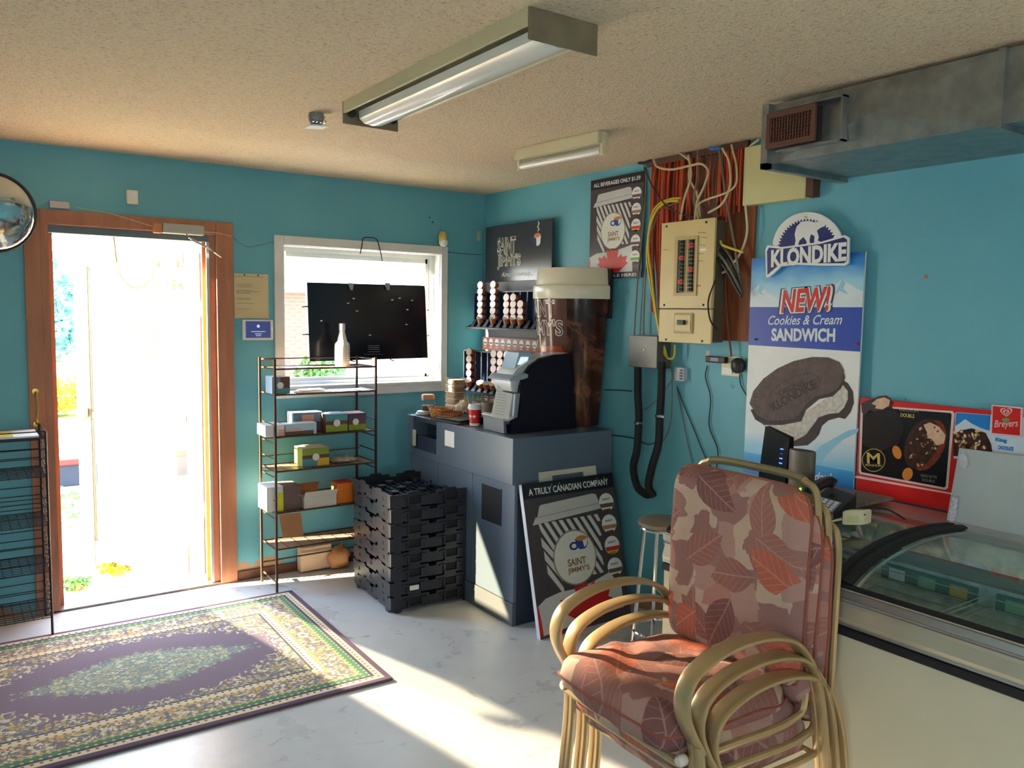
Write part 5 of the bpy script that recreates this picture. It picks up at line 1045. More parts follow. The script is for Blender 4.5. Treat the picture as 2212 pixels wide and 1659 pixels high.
# ---- the two beverage posters (print drawn on boards; the cartoon figure is left out)
def beverage_art(bd, par, H_, title, foot=None, badges=(), lay=1):
    """H_: homography-free helper; all numbers in board metres with origin at the top left, W x Hh"""
    W, Hh = H_
    def P_(pts): return [(x*W, -y*Hh) for x, y in pts]
    def pg(nm, pts, m, l): return poly(bd, par, nm, P_(pts), m, l, px=False)
    LILAC = mat('cup_print_white', (206, 204, 204), .35)
    pg('title_band', [(0, 0), (1, 0), (1, .10), (0, .10)], mat('title_black', (26, 24, 34), .3), lay)
    text(bd, par, 'title_lettering', title, W*.5, -Hh*.058, W*.88, Hh*.045, WPR, layer=lay+1, bold=.02)
    # striped paper cup
    for i in range(9):
        x = .10+.078*i; dx = .30
        def cl(x_, y_):   # clip to the cup outline
            lo = .12+(.0 if y_ < .27 else (y_-.27)*.18); hi = .80-(y_-.27)*.10; return (min(max(x_, lo), hi), y_)
        q_ = []
        for s_ in range(9): y_ = .27+.40*s_/8; q_.append(cl(x+dx*(s_/8), y_))
        q2 = []
        for s_ in range(9): y_ = .27+.40*s_/8; q2.append(cl(x+.042+dx*(s_/8), y_))
        pts = q_+q2[::-1]
        xs_ = [a_[0] for a_ in q_]
        keep = [k for k in range(9) if q2[k][0]-q_[k][0] > .004]
        if len(keep) < 2: continue
        pg('cup_stripe', [q_[k] for k in keep]+[q2[k] for k in reversed(keep)], LILAC, lay)
    for i in range(3):
        y_ = .36+.09*i; pg('cup_stripe', [(.13+.012*i, y_), (.13+.012*i, y_+.06), (.30, y_+.22-.0*i), (.30, y_+.17)], LILAC, lay)
    pg('cup_lid', [(.06, .275), (.10, .225), (.12, .225), (.15, .16), (.17, .15), (.74, .125), (.78, .135), (.80, .19), (.83, .205), (.83, .235)], mat('lid_print', (196, 196, 196), .35), lay+1)
    pg('cup_lid_shade', [(.10, .228), (.80, .195), (.80, .199), (.10, .232)], GREYP, lay+2)
    pg('oval_rim', ell(.46, .53, .235, .185, n=40), mat('oval_rim_tan', (150, 132, 104), .4), lay+2); pg('oval_field', ell(.46, .53, .222, .175, n=40), mat('oval_white', (222, 222, 214), .35), lay+3)
    BM = mat('blue_mug_print', (40, 62, 140), .35)
    pg('mug_handle', ell(.46, .455, .05, .028, n=20), BM, lay+3.5); pg('mug_handle_gap', ell(.46, .455, .026, .015, n=16), mat('oval_white', (222, 222, 214), .35), lay+4); pg('mug_body', [(.48, .41), (.62, .41), (.61, .46), (.58, .485), (.52, .485), (.49, .46)], BM, lay+4)
    pg('mug_highlight', [(.56, .42), (.615, .415), (.60, .46), (.57, .475)], WPR, lay+5); pg('mug_coffee', ell(.55, .412, .062, .018, n=20), mat('mug_coffee_orange', (200, 124, 66), .4), lay+5)
    TB = mat('oval_text_brown', (150, 108, 76), .4)
    text(bd, par, 'oval_lettering', 'SAINT', W*.47, -Hh*.56, W*.20, Hh*.05, TB, layer=lay+4, bold=.03); text(bd, par, 'oval_lettering', "JIMMY'S", W*.48, -Hh*.615, W*.24, Hh*.045, TB, layer=lay+4, bold=.03)
    # flag
    pg('flag_white', [(0, .80), (.10, .755), (.25, .735), (.42, .735), (.60, .72), (.80, .68), (.93, .665), (.93, .93), (0, .985)] if not foot else [(0, .78), (.15, .74), (.3, .735), (.45, .735), (.7, .70), (.82, .68), (.84, .94), (0, .94)], mat('flag_white_print', (206, 206, 206), .35), lay)
    fx_, fy_, fs = (.52, .86, .19) if not foot else (.46, .86, .19)
    asp = W/Hh
    pg('maple_leaf', [(fx_+x*fs*1.7, min(fy_-y*fs*1.0, .985 if not foot else .935)) for x, y in leafshape(1.)], RED, lay+2)
    pg('flag_red', [(0, .79), (.015, .79), (.03, .9), (.035, .985), (0, .985)], RED, lay+2)
    for i, kind in enumerate(badges):
        bx_, by_ = .885, .20+.15*i; rx_, ry_ = .085, .085*asp*.95
        pg('badge', ell(bx_, by_, rx_, ry_, n=24), WPR, lay+3)
        text(bd, par, 'badge_lettering', 'SAINT', W*bx_, -Hh*(by_-ry_*.35), W*.09, Hh*.014, BBR, layer=lay+4, bold=.03)
        cols = {'b': [BBR], 'c': [CARD], 'g': [RED, BYL], 'n': [BBR], 'w': [mat('leaf_green', (104, 170, 84), .5)]}[kind]
        for k, mm in enumerate(cols):
            h0 = .12+.42*k; pts = [(bx_+sx_*rx_*.98*math.sqrt(max(0, 1-hh*hh)), by_+ry_*hh) for sx_, hh in ((-1, h0), (1, h0), (1, min(h0+.42, .95)), (-1, min(h0+.42, .95)))]
            pg('badge_band', pts, mm, lay+4)
        pg('badge_beans', [(bx_-.05, by_+ry_*.75), (bx_+.03, by_+ry_*.7), (bx_+.05, by_+ry_*1.1), (bx_-.02, by_+ry_*1.25)], mat('bean_brown', (92, 58, 46), .5), lay+4)
    if foot:
        pg('foot_band', [(0, .94), (1, .94), (1, 1), (0, 1)], mat('title_black', (26, 24, 34), .3), lay+4); text(bd, par, 'foot_lettering', foot, W*.5, -Hh*.97, W*.84, Hh*.032, WPR, layer=lay+5, bold=.02)
A_, B_, C_ = at(1280, 388, 'x', -.022), at(1393, 371, 'x', -.022), at(1384, 597, 'x', -.022)
ps = thing('beverage_poster', 'hanging dark poster reading all beverages only $1.59 beside the cable bay', 'poster', (-.02, -1.38, 1.83))
W_, H2 = .435, .565; ztop = 2.39
mesh('poster_board', MB().box((-.022, -1.60, ztop-H2), (-.016, -1.60+W_, ztop)), DKP, ps)
beverage_art(Board((-.022, -1.60+W_, ztop), (-1, 0, 0), (0, -1, 0), (0, 0, 1)), ps, (W_, H2), 'ALL BEVERAGES ONLY $1.59', 'AVAILABLE HERE!', 'bcgnw')
mesh('hook', MB().tube([(-.01, -1.585, ztop), (-.01, -1.585, 2.43)], .002, 5), CK, ps)
# leaning sandwich sign
tl, bl = Vector((-.735, -1.515, .752)), Vector((-.735, -1.70, .0)); up = (tl-bl).normalized(); nn_ = up.cross(X); nn_ = nn_ if nn_.y < 0 else -nn_
Wd, Hd = .615, (tl-bl).length
ls = thing('leaning_sign', 'dark sign board reading a truly Canadian company, leaning on the cabinet side', 'sign', (-.43, -1.68, 0))
mesh('front_board', MB().obox(bl, X*Wd, up*Hd, -nn_*.008), DKP, ls); mesh('board_edge', MB().obox(bl-X*.0015, X*.0015, up*Hd, -nn_*.026), mat('white_board_edge', (206, 214, 232), .4), ls)
mesh('core', MB().obox(bl-nn_*.008, X*Wd, up*Hd, -nn_*.016), mat('white_core', (206, 214, 226), .5), ls)
bl2 = Board(tl+nn_*.0, nn_, X, up); beverage_art(bl2, ls, (Wd, Hd), 'A TRULY CANADIAN COMPANY', None, 'bcgn')
hl = tl-nn_*.018
mb = MB(); mb.obox(hl+X*.13-nn_*.0-up*.04, X*.085, up*.09, -nn_*.008); mb.obox(hl+X*.43-up*.04, X*.09, up*.09, -nn_*.008); mb.obox(hl+X*.215+up*.025, X*.215, up*.025, -nn_*.008); mesh('carry_handle', mb, mat('white_handle', (206, 204, 190), .4), ls)
for u in (.19, .24, .50, .55): mesh('rivet', MB().lathe([(.005, 0), (.004, .002), (0, .003)], tl+X*u-up*.02, 8, ax=(X, up, nn_)), GREYP, ls)

# ---- ice cream sign with separate logo
kx = -.03
ks = thing('ice_cream_sign', 'tall blue and white Klondike cookie sandwich sign on the wall above the freezer', 'sign', (-.03, -2.62, .885))
mesh('sign_board', MB().box((kx, -2.905, .885), (-.02, -2.338, 1.892)), WPR, ks)
kb_ = Board((kx, 0, 0), (-1, 0, 0), (0, -1, 0), (0, 0, 1))
SKYB, SKYL, CLD, BND = mat('sign_sky_blue', (36, 128, 208), .35), mat('sign_light_blue', (140, 200, 232), .35), mat('sign_cloud', (214, 226, 234), .35), mat('sign_royal_blue', (38, 72, 176), .35)
L_, R_ = 2.338, 2.905
def gradient_rect(nm, z0, z1, stops):
    m, t, b = newmat('sign_gradient', .35); tcn = t.nodes.new('ShaderNodeTexCoord'); s_ = nd(t, 'ShaderNodeSeparateXYZ'); t.links.new(tcn.outputs['Generated'], s_.inputs[0])
    n_ = nd(t, 'ShaderNodeTexNoise', i_Scale=3.); t.links.new(tcn.outputs['Generated'], n_.inputs['Vector'])
    f = math_(t, 'ADD', s_.outputs['Z'], math_(t, 'MULTIPLY_ADD', n_.outputs['Fac'], .5, -.25)); t.links.new(ramp(t, f, stops), b.inputs['Base Color'])
    return mesh(nm, MB().box((kx-.0007, -R_, z0), (kx, -L_, z1)), m, ks)
gradient_rect('sky_print', 1.667, 1.892, [(0, srgb(210, 226, 236)[:3]), (.45, srgb(150, 206, 234)[:3]), (.8, srgb(40, 136, 214)[:3]), (1, srgb(26, 96, 180)[:3])])
poly(kb_, ks, 'mountain_print', [(L_, 1.667), (L_, 1.735), (L_+.05, 1.77), (L_+.09, 1.735), (L_+.16, 1.70), (L_+.3, 1.69), (L_+.40, 1.73), (L_+.47, 1.785), (L_+.50, 1.765), (R_, 1.73), (R_, 1.667)], CLD, 2, px=False)
poly(kb_, ks, 'mountain_shadow', [(L_+.05, 1.77), (L_+.075, 1.755), (L_+.06, 1.735), (L_+.08, 1.72), (L_+.05, 1.73), (L_+.035, 1.72)], SKYL, 3, px=False)
poly(kb_, ks, 'mountain_shadow', [(L_+.47, 1.785), (L_+.485, 1.765), (L_+.475, 1.745), (L_+.50, 1.72), (L_+.46, 1.735), (L_+.44, 1.72)], SKYL, 3, px=False)
poly(kb_, ks, 'royal_band', [(L_, 1.49), (R_, 1.485), (R_, 1.667), (L_, 1.667)], BND, 1, px=False)
gradient_rect('lower_band', .885, .985, [(0, srgb(20, 104, 196)[:3]), (.7, srgb(44, 150, 224)[:3]), (1, srgb(60, 170, 234)[:3])])
gradient_rect('pale_glow', .986, 1.20, [(0, srgb(120, 200, 240)[:3]), (.5, srgb(214, 228, 236)[:3]), (1, srgb(222, 230, 234)[:3])])
# NEW!
for (sc_, m, l, bo) in ((1.07, mat('new_outline_navy', (40, 36, 72), .35), 3, .10), (1.0, WPR, 4, .075), (.92, RED, 5, .03)):
    a, b = kb_.px(1682, 650), kb_.px(1802, 646); cx, cy = (a[0]+b[0])/2, (a[1]+b[1])/2; text(kb_, ks, 'new_lettering', 'NEW!', cx, cy, .27*sc_, .115*sc_, m, layer=l, bold=bo, shear=.2, rot=3)
textpx(kb_, ks, 'flavour_lettering', 'Cookies & Cream', (1660, 692), (1820, 690), 21, CLD, bold=.012, shear=.35, layer=3)
textpx(kb_, ks, 'flavour_lettering', 'SANDWICH', (1667, 723), (1805, 724), 29, CLD, bold=.04, layer=3)
textpx(kb_, ks, 'foot_lettering', 'today!', (1740, 1030), (1798, 1034), 24, CLD, bold=.012, shear=.3, layer=3)
# cookie: lower wafer, cream, upper wafer, drawn in sign pixels
CO, COD, CRE = mat('cookie_brown', (92, 76, 74), .6, noise_=.2, nscale=30, bump=.2), mat('cookie_dark', (58, 46, 48), .6), mat('cookie_cream', (196, 192, 184), .5, noise_=.25, nscale=60)
cc = (1722, 848)
def rell(cx, cy, rx, ry, rot, **k): return ell(cx, cy, rx, ry, rot, **k)
poly(kb_, ks, 'lower_wafer', [(1700, 958), (1716, 964), (1745, 962), (1762, 948), (1770, 938), (1776, 920), (1790, 908), (1812, 902), (1826, 905), (1838, 890), (1845, 870), (1843, 846), (1832, 828), (1820, 820), (1790, 860), (1720, 920)], COD, 2)
poly(kb_, ks, 'cream_filling', [(1646, 916), (1660, 928), (1690, 944), (1716, 952), (1740, 940), (1757, 918), (1768, 902), (1790, 894), (1812, 892), (1824, 880), (1832, 862), (1832, 845), (1822, 832), (1800, 850), (1720, 905)], CRE, 3)
poly(kb_, ks, 'upper_wafer_edge', [(1622, 885), (1632, 906), (1652, 918), (1690, 918), (1732, 910), (1742, 885), (1770, 862), (1800, 856), (1818, 838), (1826, 815), (1822, 800), (1700, 860)], COD, 4)
poly(kb_, ks, 'upper_wafer', [(1620, 872), (1628, 845), (1650, 818), (1680, 796), (1715, 780), (1755, 771), (1790, 772), (1814, 782), (1824, 800), (1822, 820), (1808, 842), (1790, 850), (1762, 856), (1742, 872), (1730, 893), (1716, 904), (1690, 908), (1660, 908), (1636, 896)], CO, 5)
er = [ (x, y) for x, y in rell(1722, 838, 108, 58, -27, n=60)]
for i in range(0, 34): 
    th = R(100+i*7.2); x1, y1 = 101*math.cos(th), 55*math.sin(th); x2, y2 = x1*.93, y1*.88; cr_, sr_ = math.cos(R(-27)), math.sin(R(-27))
    q1 = (1722+x1*cr_-y1*sr_, 840+x1*sr_+y1*cr_); q2 = (1722+x2*cr_-y2*sr_, 840+x2*sr_+y2*cr_); dx, dy = q1[1]-q2[1], q2[0]-q1[0]; L = math.hypot(dx, dy)/.9
    poly(kb_, ks, 'wafer_ridge', [q1, (q1[0]+dx/L, q1[1]+dy/L), (q2[0]+dx/L, q2[1]+dy/L), q2], COD, 6)
ring = rell(1716, 846, 62, 30, -27, n=44)
for i in range(0, 44): a, b = ring[i], ring[(i+1) % 44]; mid = ((a[0]+b[0])/2, (a[1]+b[1])/2); poly(kb_, ks, 'embossed_dot', [(mid[0]-1.2, mid[1]-1.2), (mid[0]+1.2, mid[1]-1.2), (mid[0]+1.2, mid[1]+1.2), (mid[0]-1.2, mid[1]+1.2)], COD, 6)
textpx(kb_, ks, 'embossed_lettering', 'ORIGINAL', (1684, 850), (1742, 822), 13, COD, bold=.02, layer=6); textpx(kb_, ks, 'embossed_lettering', 'KLONDIKE', (1668, 880), (1762, 828), 20, COD, bold=.03, layer=6)
poly(kb_, ks, 'cool_swirl', [(1750, 985), (1775, 962), (1805, 945), (1832, 930), (1856, 925), (1852, 935), (1820, 950), (1792, 975), (1772, 1000)], SKYL, 2)
# raised logo
lg = Board((kx-.012, 0, 0), (-1, 0, 0), (0, -1, 0), (0, 0, 1))
lgo = thing('klondike_logo', 'raised Klondike polar bear logo at the top of the ice cream sign', 'logo', (-.04, -2.64, 1.85))
def thick(nm, pts, m, off, t=.010):
    q_ = [lg.px(*p_) for p_ in pts]; P_ = [Vector((kx-off, -a_[0], a_[1])) for a_ in q_]; return mesh(nm, MB().prism(P_, (t, 0, 0)), m, lgo)
arch = [(1672, 548)]+[(1745+77*math.cos(R(a_)), 537+79*math.sin(R(a_))) for a_ in range(190, 351, 8)]+[(1826, 540)]
thick('arch_plate', arch, WPR, .012)
saw = [(1745+(66 if k % 2 else 60)*math.cos(R(186+k*3.1)), 540+(68 if k % 2 else 62)*math.sin(R(186+k*3.1))) for k in range(55)]
thick('navy_saw_disc', saw, mat('logo_navy', (26, 38, 110), .35), .0128, .0008)
bear = [(1712, 540), (1716, 522), (1714, 508), (1718, 492), (1728, 481), (1744, 479), (1757, 482), (1768, 480), (1779, 484), (1780, 490), (1770, 494), (1762, 500), (1766, 514), (1764, 522), (1770, 524), (1768, 528), (1756, 526), (1757, 512), (1749, 508), (1746, 520), (1748, 534), (1738, 538), (1740, 524), (1733, 514), (1724, 522), (1720, 536)]
bear = [(x+3, y-2) for x, y in bear]; thick('bear_mark', bear, WPR, .0136, .0008)
thick('letter_plate', [(1658, 600), (1656, 540), (1661, 530), (1690, 534), (1730, 529), (1775, 523), (1828, 508), (1837, 514), (1836, 568), (1828, 574), (1775, 574), (1720, 572), (1690, 576), (1675, 590), (1664, 599)], WPR, .022, .010)
thick('letter_plate_navy', [(1661, 594), (1660, 543), (1664, 535), (1692, 538), (1732, 533), (1776, 527), (1826, 513), (1833, 518), (1832, 564), (1826, 569), (1775, 569), (1718, 567), (1688, 571), (1672, 584)], mat('logo_navy', (26, 38, 110), .35), .0228, .0008)
lg2 = Board((kx-.0232, 0, 0), (-1, 0, 0), (0, -1, 0), (0, 0, 1)); textpx(lg2, lgo, 'klondike_lettering', 'KLONDIKE', (1666, 559), (1829, 543), 40, WPR, bold=.045, layer=2)
thick('pin', ell(1741, 469, 2.5, 2.5, n=10), BYL, .018, .006)
for (x, y, m) in ((1629, 733, mat('green_pin', (60, 150, 90), .4)), (1849, 743, RED)): p = lg.px(x, y); mesh('push_pin', MB().lathe([(.004, 0), (.005, .008), (.003, .012), (0, .012)], (kx, -p[0], p[1]), 10, ax=(Y, Z, -X)), m, ks)

# ---- red ice cream bar sign
rs = thing('ice_bar_sign', 'red framed Magnum and Breyers ice cream bar sign behind the grey panel', 'sign', (-.03, -3.3, .885)); rx_ = -.032
mesh('sign_board', MB().box((rx_, -3.85, .90), (-.02, -2.918, 1.297), .002), mat('sign_red', (206, 28, 26), .35), rs)
rb = Board((rx_, 0, 0), (-1, 0, 0), (0, -1, 0), (0, 0, 1)); PKL = mat('pale_pink_line', (226, 200, 200), .4)
poly(rb, rs, 'lower_rule', [(1847, 1028), (1856, 1028), (2062, 1066), (2062, 1069), (1847, 1032)], PKL, 1)
poly(rb, rs, 'frame_line', [(1860, 874), (2058, 888), (2062, 894), (2048, 1054), (2042, 1058), (1858, 1024), (1855, 1018)], PKL, 1)
poly(rb, rs, 'black_field', [(1865, 878), (2054, 892), (2056, 896), (2043, 1051), (2040, 1053), (1862, 1020), (1860, 1016)], mat('sign_black', (26, 22, 26), .25), 2)
CH1, CH2, CRM_, STK = mat('chocolate_print', (62, 34, 26), .3, noise_=.5, nscale=50), mat('chocolate_red', (130, 52, 32), .3, noise_=.5, nscale=60), mat('bitten_cream', (216, 178, 150), .4, noise_=.15, nscale=40), mat('wood_stick_print', (206, 124, 40), .4)
poly(rb, rs, 'stick', ell(1938, 977, 9, 15, -20), STK, 3); poly(rb, rs, 'stick', ell(1961, 1024, 11, 14, 18), STK, 3)
poly(rb, rs, 'ice_bar', ell(2006, 962, 34, 58, 24, n=36), CH2, 4); poly(rb, rs, 'ice_bar', ell(1992, 958, 34, 56, 24, n=36), CH1, 5)
poly(rb, rs, 'bite', [(1996, 918), (2010, 912), (2030, 922), (2044, 940), (2040, 958), (2024, 962), (2014, 948), (2002, 946), (2004, 934)], CRM_, 6)
rr = random.Random(5)
for i in range(26):
    a_ = rr.uniform(0, 6.28); d_ = rr.random()**.5; x = 1994+(30*d_*math.cos(a_)*math.cos(R(24))-52*d_*math.sin(a_)*math.sin(R(24))); y = 962+(30*d_*math.cos(a_)*math.sin(R(24))+52*d_*math.sin(a_)*math.cos(R(24)))
    poly(rb, rs, 'nut_chip', ell(x, y, rr.uniform(2, 5), rr.uniform(1.5, 3), rr.uniform(0, 180), n=6), (CRM_, CH2, CARD)[i % 3], 7)
poly(rb, rs, 'bar_tip_glaze', [(1862, 872), (1872, 866), (1886, 862), (1900, 856), (1915, 854), (1926, 860), (1928, 872), (1915, 884), (1896, 888), (1880, 886), (1868, 898), (1863, 890)], COD, 7)
poly(rb, rs, 'bar_tip_bite', [(1884, 872), (1896, 862), (1912, 858), (1924, 864), (1922, 876), (1908, 884), (1892, 882), (1894, 876)], CRM_, 8)
poly(rb, rs, 'dark_bar', [(1866, 890), (1884, 888), (1926, 878), (1945, 900), (1952, 925), (1940, 960), (1900, 975), (1864, 960)], mat('deep_chocolate', (32, 24, 26), .3), 3)
poly(rb, rs, 'gold_ring', ell(1888, 994, 25, 25, n=32), GOLDP, 4); poly(rb, rs, 'black_disc', ell(1888, 994, 23.5, 23.5, n=32), mat('sign_black', (26, 22, 26), .25), 5)
textpx(rb, rs, 'magnum_letter', 'M', (1874, 989), (1902, 991), 24, GOLDP, bold=.02, layer=6); textpx(rb, rs, 'magnum_name', 'MAGNUM', (1871, 1004), (1905, 1006), 4.5, GOLDP, bold=.01, layer=6)
textpx(rb, rs, 'flavour_name', 'DOUBLE', (1946, 896), (1976, 899), 8, GOLDP, bold=.02, layer=4); textpx(rb, rs, 'flavour_name', 'MAGNUM', (1944, 886), (1984, 889), 5, GREYP, layer=4)
textpx(rb, rs, 'flavour_name', 'PEANUT BUTTER', (1990, 1027), (2025, 1031), 6, GREYP, layer=4); textpx(rb, rs, 'flavour_name', 'DOUBLE', (1993, 1036), (2020, 1040), 6, GREYP, layer=4)
poly(rb, rs, 'right_field', [(2064, 892), (2066, 890), (2212, 902), (2240, 904), (2240, 1010), (2060, 990)], mat('snow_print', (206, 222, 236), .35), 2)
poly(rb, rs, 'right_sky', [(2066, 891), (2140, 897), (2138, 930), (2120, 925), (2100, 915), (2085, 905), (2072, 915), (2064, 920)], SKYB, 3); poly(rb, rs, 'cone_wafer', [(2060, 940), (2075, 930), (2100, 925), (2130, 935), (2142, 960), (2146, 990), (2060, 985)], CH1, 4)
for i in range(34): poly(rb, rs, 'nut_chip', ell(rr.uniform(2064, 2128), rr.uniform(930, 968), rr.uniform(3, 6), rr.uniform(2, 4), rr.uniform(0, 180), n=6), (CARD, mat('pale_nut', (226, 196, 146), .5))[i % 2], 5+i % 2)
textpx(rb, rs, 'tag_lettering', 'King', (2151, 950), (2176, 953), 11, SKYB, bold=.05, layer=4); textpx(rb, rs, 'tag_lettering', 'CHOCOLATE', (2156, 966), (2190, 970), 9, SKYB, bold=.05, layer=4)
hbx = Board((rx_-.012, 0, 0), (-1, 0, 0), (0, -1, 0), (0, 0, 1))
pl = [hbx.px(x, y) for x, y in ((2142, 874), (2208, 880), (2206, 945), (2140, 938))]; mesh('logo_plate', MB().prism([Vector((rx_-.012, -a_, b_)) for a_, b_ in pl], (.012, 0, 0)), PKL, rs)
poly(hbx, rs, 'logo_red', [(2145, 877), (2205, 883), (2203, 941), (2143, 935)], mat('sign_red', (206, 28, 26), .35), 1)
for s_, m, l in ((1, PKL, 2), (.78, mat('sign_red', (206, 28, 26), .35), 3), (.52, PKL, 4), (.28, mat('sign_red', (206, 28, 26), .35), 5)):
    hp = [(0, 9), (-8, 3), (-13, -3), (-12, -8), (-7, -9.5), (-2, -8), (0, -5), (2, -8), (7, -9.5), (12, -8), (13, -3), (8, 3)]; poly(hbx, rs, 'heart_mark', [(2174+x*s_, 891+y*s_) for x, y in hp], m, l)
textpx(hbx, rs, 'breyers_lettering', 'Breyers', (2148, 918), (2200, 916), 20, PKL, bold=.01, shear=.3, layer=2); poly(hbx, rs, 'green_leaf', ell(2173, 907, 8, 4), mat('leaf_green', (104, 170, 84), .5), 2)
# grey reflective panel with foil tape
gp0, gp1, gp2, gp3 = at(2072, 968, 'x', -.12), at(2044, 1128, 'x', -.17), None, None
gpn = thing('foam_panel', 'plain pale grey panel with torn foil tape leaning before the red sign', 'panel', (-.15, -3.7, .885))
bzz = gp1.z; mesh('panel_sheet', MB().add([(-.17, gp1.y, bzz), (-.17, -4.6, bzz), (-.12, -4.6, gp0.z+.015), (-.12, gp0.y, gp0.z), (-.158, gp1.y, bzz), (-.158, -4.6, bzz), (-.108, -4.6, gp0.z+.015), (-.108, gp0.y, gp0.z)], [(0, 1, 2, 3), (7, 6, 5, 4), (0, 3, 7, 4), (1, 5, 6, 2), (3, 2, 6, 7), (0, 4, 5, 1)]), mat('pale_grey_foam', (168, 180, 184), .45, noise_=.04), gpn)
FO = mat('foil_tape', (200, 205, 220), .2, metal=.9, bump=1., bscale=120)
for (pts) in ([(2074, 978), (2086, 978), (2092, 1002), (2084, 1012), (2072, 1002)], [(2058, 1068), (2072, 1072), (2066, 1110), (2062, 1134), (2045, 1132), (2052, 1100)]):
    def onp(x, y): return atp(x, y, Vector((-.172, gp1.y, bzz)), Vector((-(gp0.z-bzz), 0, .05)).normalized())
    mesh('foil_tape', MB().prism([onp(*p_) for p_ in pts], (-.002, 0, 0)), FO, gpn)

# ---- chest freezer with curved glass
FZ = mat('freezer_cream_enamel', (206, 198, 172), .28, noise_=.05, nscale=1.2); FXF, FY0, FY1 = -.94, -2.72, -5.2
BKX, BKZ = -.24, at(2060, 1136, 'x', -.24).z
fr = thing('chest_freezer', 'cream ice cream chest freezer with curved glass lid along the right wall', 'freezer', (-.5, -3.5, 0))
mesh('cabinet_shell', MB().box((FXF, FY1, .06), (FXF+.02, FY0, .675), .003).box((FXF+.02, FY0-.02, .06), (-.05, FY0, .72)).box((-.07, FY1, .06), (-.05, FY0-.02, BKZ-.03)).box((FXF+.02, FY1, .06), (-.07, FY0-.02, .08)).box((FXF+.02, FY1, .08), (-.07, FY1+.02, .75)), FZ, fr)
mesh('plinth', MB().box((FXF+.03, FY1, 0), (-.07, FY0-.02, .06)), BLACK, fr)
mesh('bumper_strip', MB().box((FXF-.014, FY1, .677), (FXF+.02, FY0, .703), .004), RUB, fr)
mesh('front_rail', MB().prism([(FXF-.004, FY0, .705), (FXF-.012, FY0, .73), (FXF+.0, FY0, .765), (FXF-.006, FY0, .80), (FXF+.005, FY0, .815), (FXF+.04, FY0, .82), (FXF+.04, FY0, .705)], (0, FY1-FY0, 0)), mat('champagne_rail', (196, 186, 164), .3, metal=.35), fr, smooth=False)
for i in range(4): mesh('rail_groove', MB().box((FXF-.0085, FY1, .778+i*.009), (FXF-.002, FY0, .780+i*.009)), GREYP, fr)
mesh('rail_highlight', MB().box((FXF-.010, FY1, .790), (FXF+.0, FY0, .812), .002), ALU, fr)
mesh('rail_lip', MB().box((FXF-.010, FY1, .706), (FXF+.0, FY0, .716), .003), ALU, fr)
mesh('lid_gasket', MB().box((FXF+.003, FY1, .814), (FXF+.022, FY0, .826), .003), RUB, fr)
mesh('back_rail', MB().box((BKX-.02, FY1, BKZ-.03), (-.06, FY0, BKZ), .006), ALU, fr)
def lid_curve(n=14):
    P0, P1, P2, P3 = Vector((FXF+.015, 0, .822)), Vector((FXF+.14, 0, .905)), Vector((BKX-.28, 0, BKZ+.03)), Vector((BKX, 0, BKZ-.004)); out = []
    for i in range(n+1): t = i/n; out.append(P0*(1-t)**3+P1*3*t*(1-t)**2+P2*3*t*t*(1-t)+P3*t**3)
    return out
LC = lid_curve()
FG = glass('freezer_glass', (.90, .97, .94), .09)
def lid_pane(y0_, y1):
    vs = [Vector((p.x, y, p.z)) for y in (y0_, y1) for p in LC]; n = len(LC); vs += [v-Z*.004 for v in vs]
    fs = [(i, i+1, n+i+1, n+i) for i in range(n-1)]+[(2*n+i+1, 2*n+i, 3*n+i, 3*n+i+1) for i in range(n-1)]
    return mesh('glass_lid', MB().add(vs, fs), FG, fr, smooth=True, fix=False)
AR = at(1810, 1263, 'z', .82).y
lid_pane(FY0-.01, AR+.03); lid_pane(AR-.025, FY1+.02)
mesh('lid_frame_arc', MB().tube([Vector((p.x, AR, p.z+.004)) for p in LC], 0, flat=(.075, .02, (0, 1, 0))), RUB, fr, smooth=False)
mesh('end_frame', MB().tube([Vector((p.x, FY0-.01, p.z)) for p in LC], 0, flat=(.03, .02, (0, 1, 0))), RUB, fr)
mesh('end_wall', MB().prism([Vector((p.x, FY0-.0, p.z-.01)) for p in LC]+[Vector((BKX, FY0, .7)), Vector((FXF+.02, FY0, .7))], (0, .012, 0)), FZ, fr)
mesh('sliding_rail', MB().tube([Vector((p.x, AR-.05, p.z-.006)) for p in LC], .006, 6), ALU, fr)
INN = mat('frosted_liner', (226, 232, 228), .5, noise_=.25, nscale=18, bump=.6, bscale=40)
mesh('inner_liner', MB().box((-.26, FY1+.03, .35), (-.24, FY0-.03, BKZ-.035)).box((FXF+.05, FY1+.03, .33), (-.26, FY0-.03, .35)).box((FXF+.05, FY1+.03, .35), (FXF+.07, FY0-.03, .80)).box((FXF+.07, FY0-.05, .35), (-.26, FY0-.03, .80)).box((FXF+.07, FY1+.03, .35), (-.26, FY1+.05, .80)), INN, fr)
mesh('back_shelf', MB().box((-.40, FY1+.05, .77), (-.26, FY0-.05, .78)), mat('brown_wood_laminate', (110, 84, 70), .5, noise_=.3, stretch=(20, 1, 20)), fr)
WB = mat('white_basket_wire', (206, 208, 200), .4)
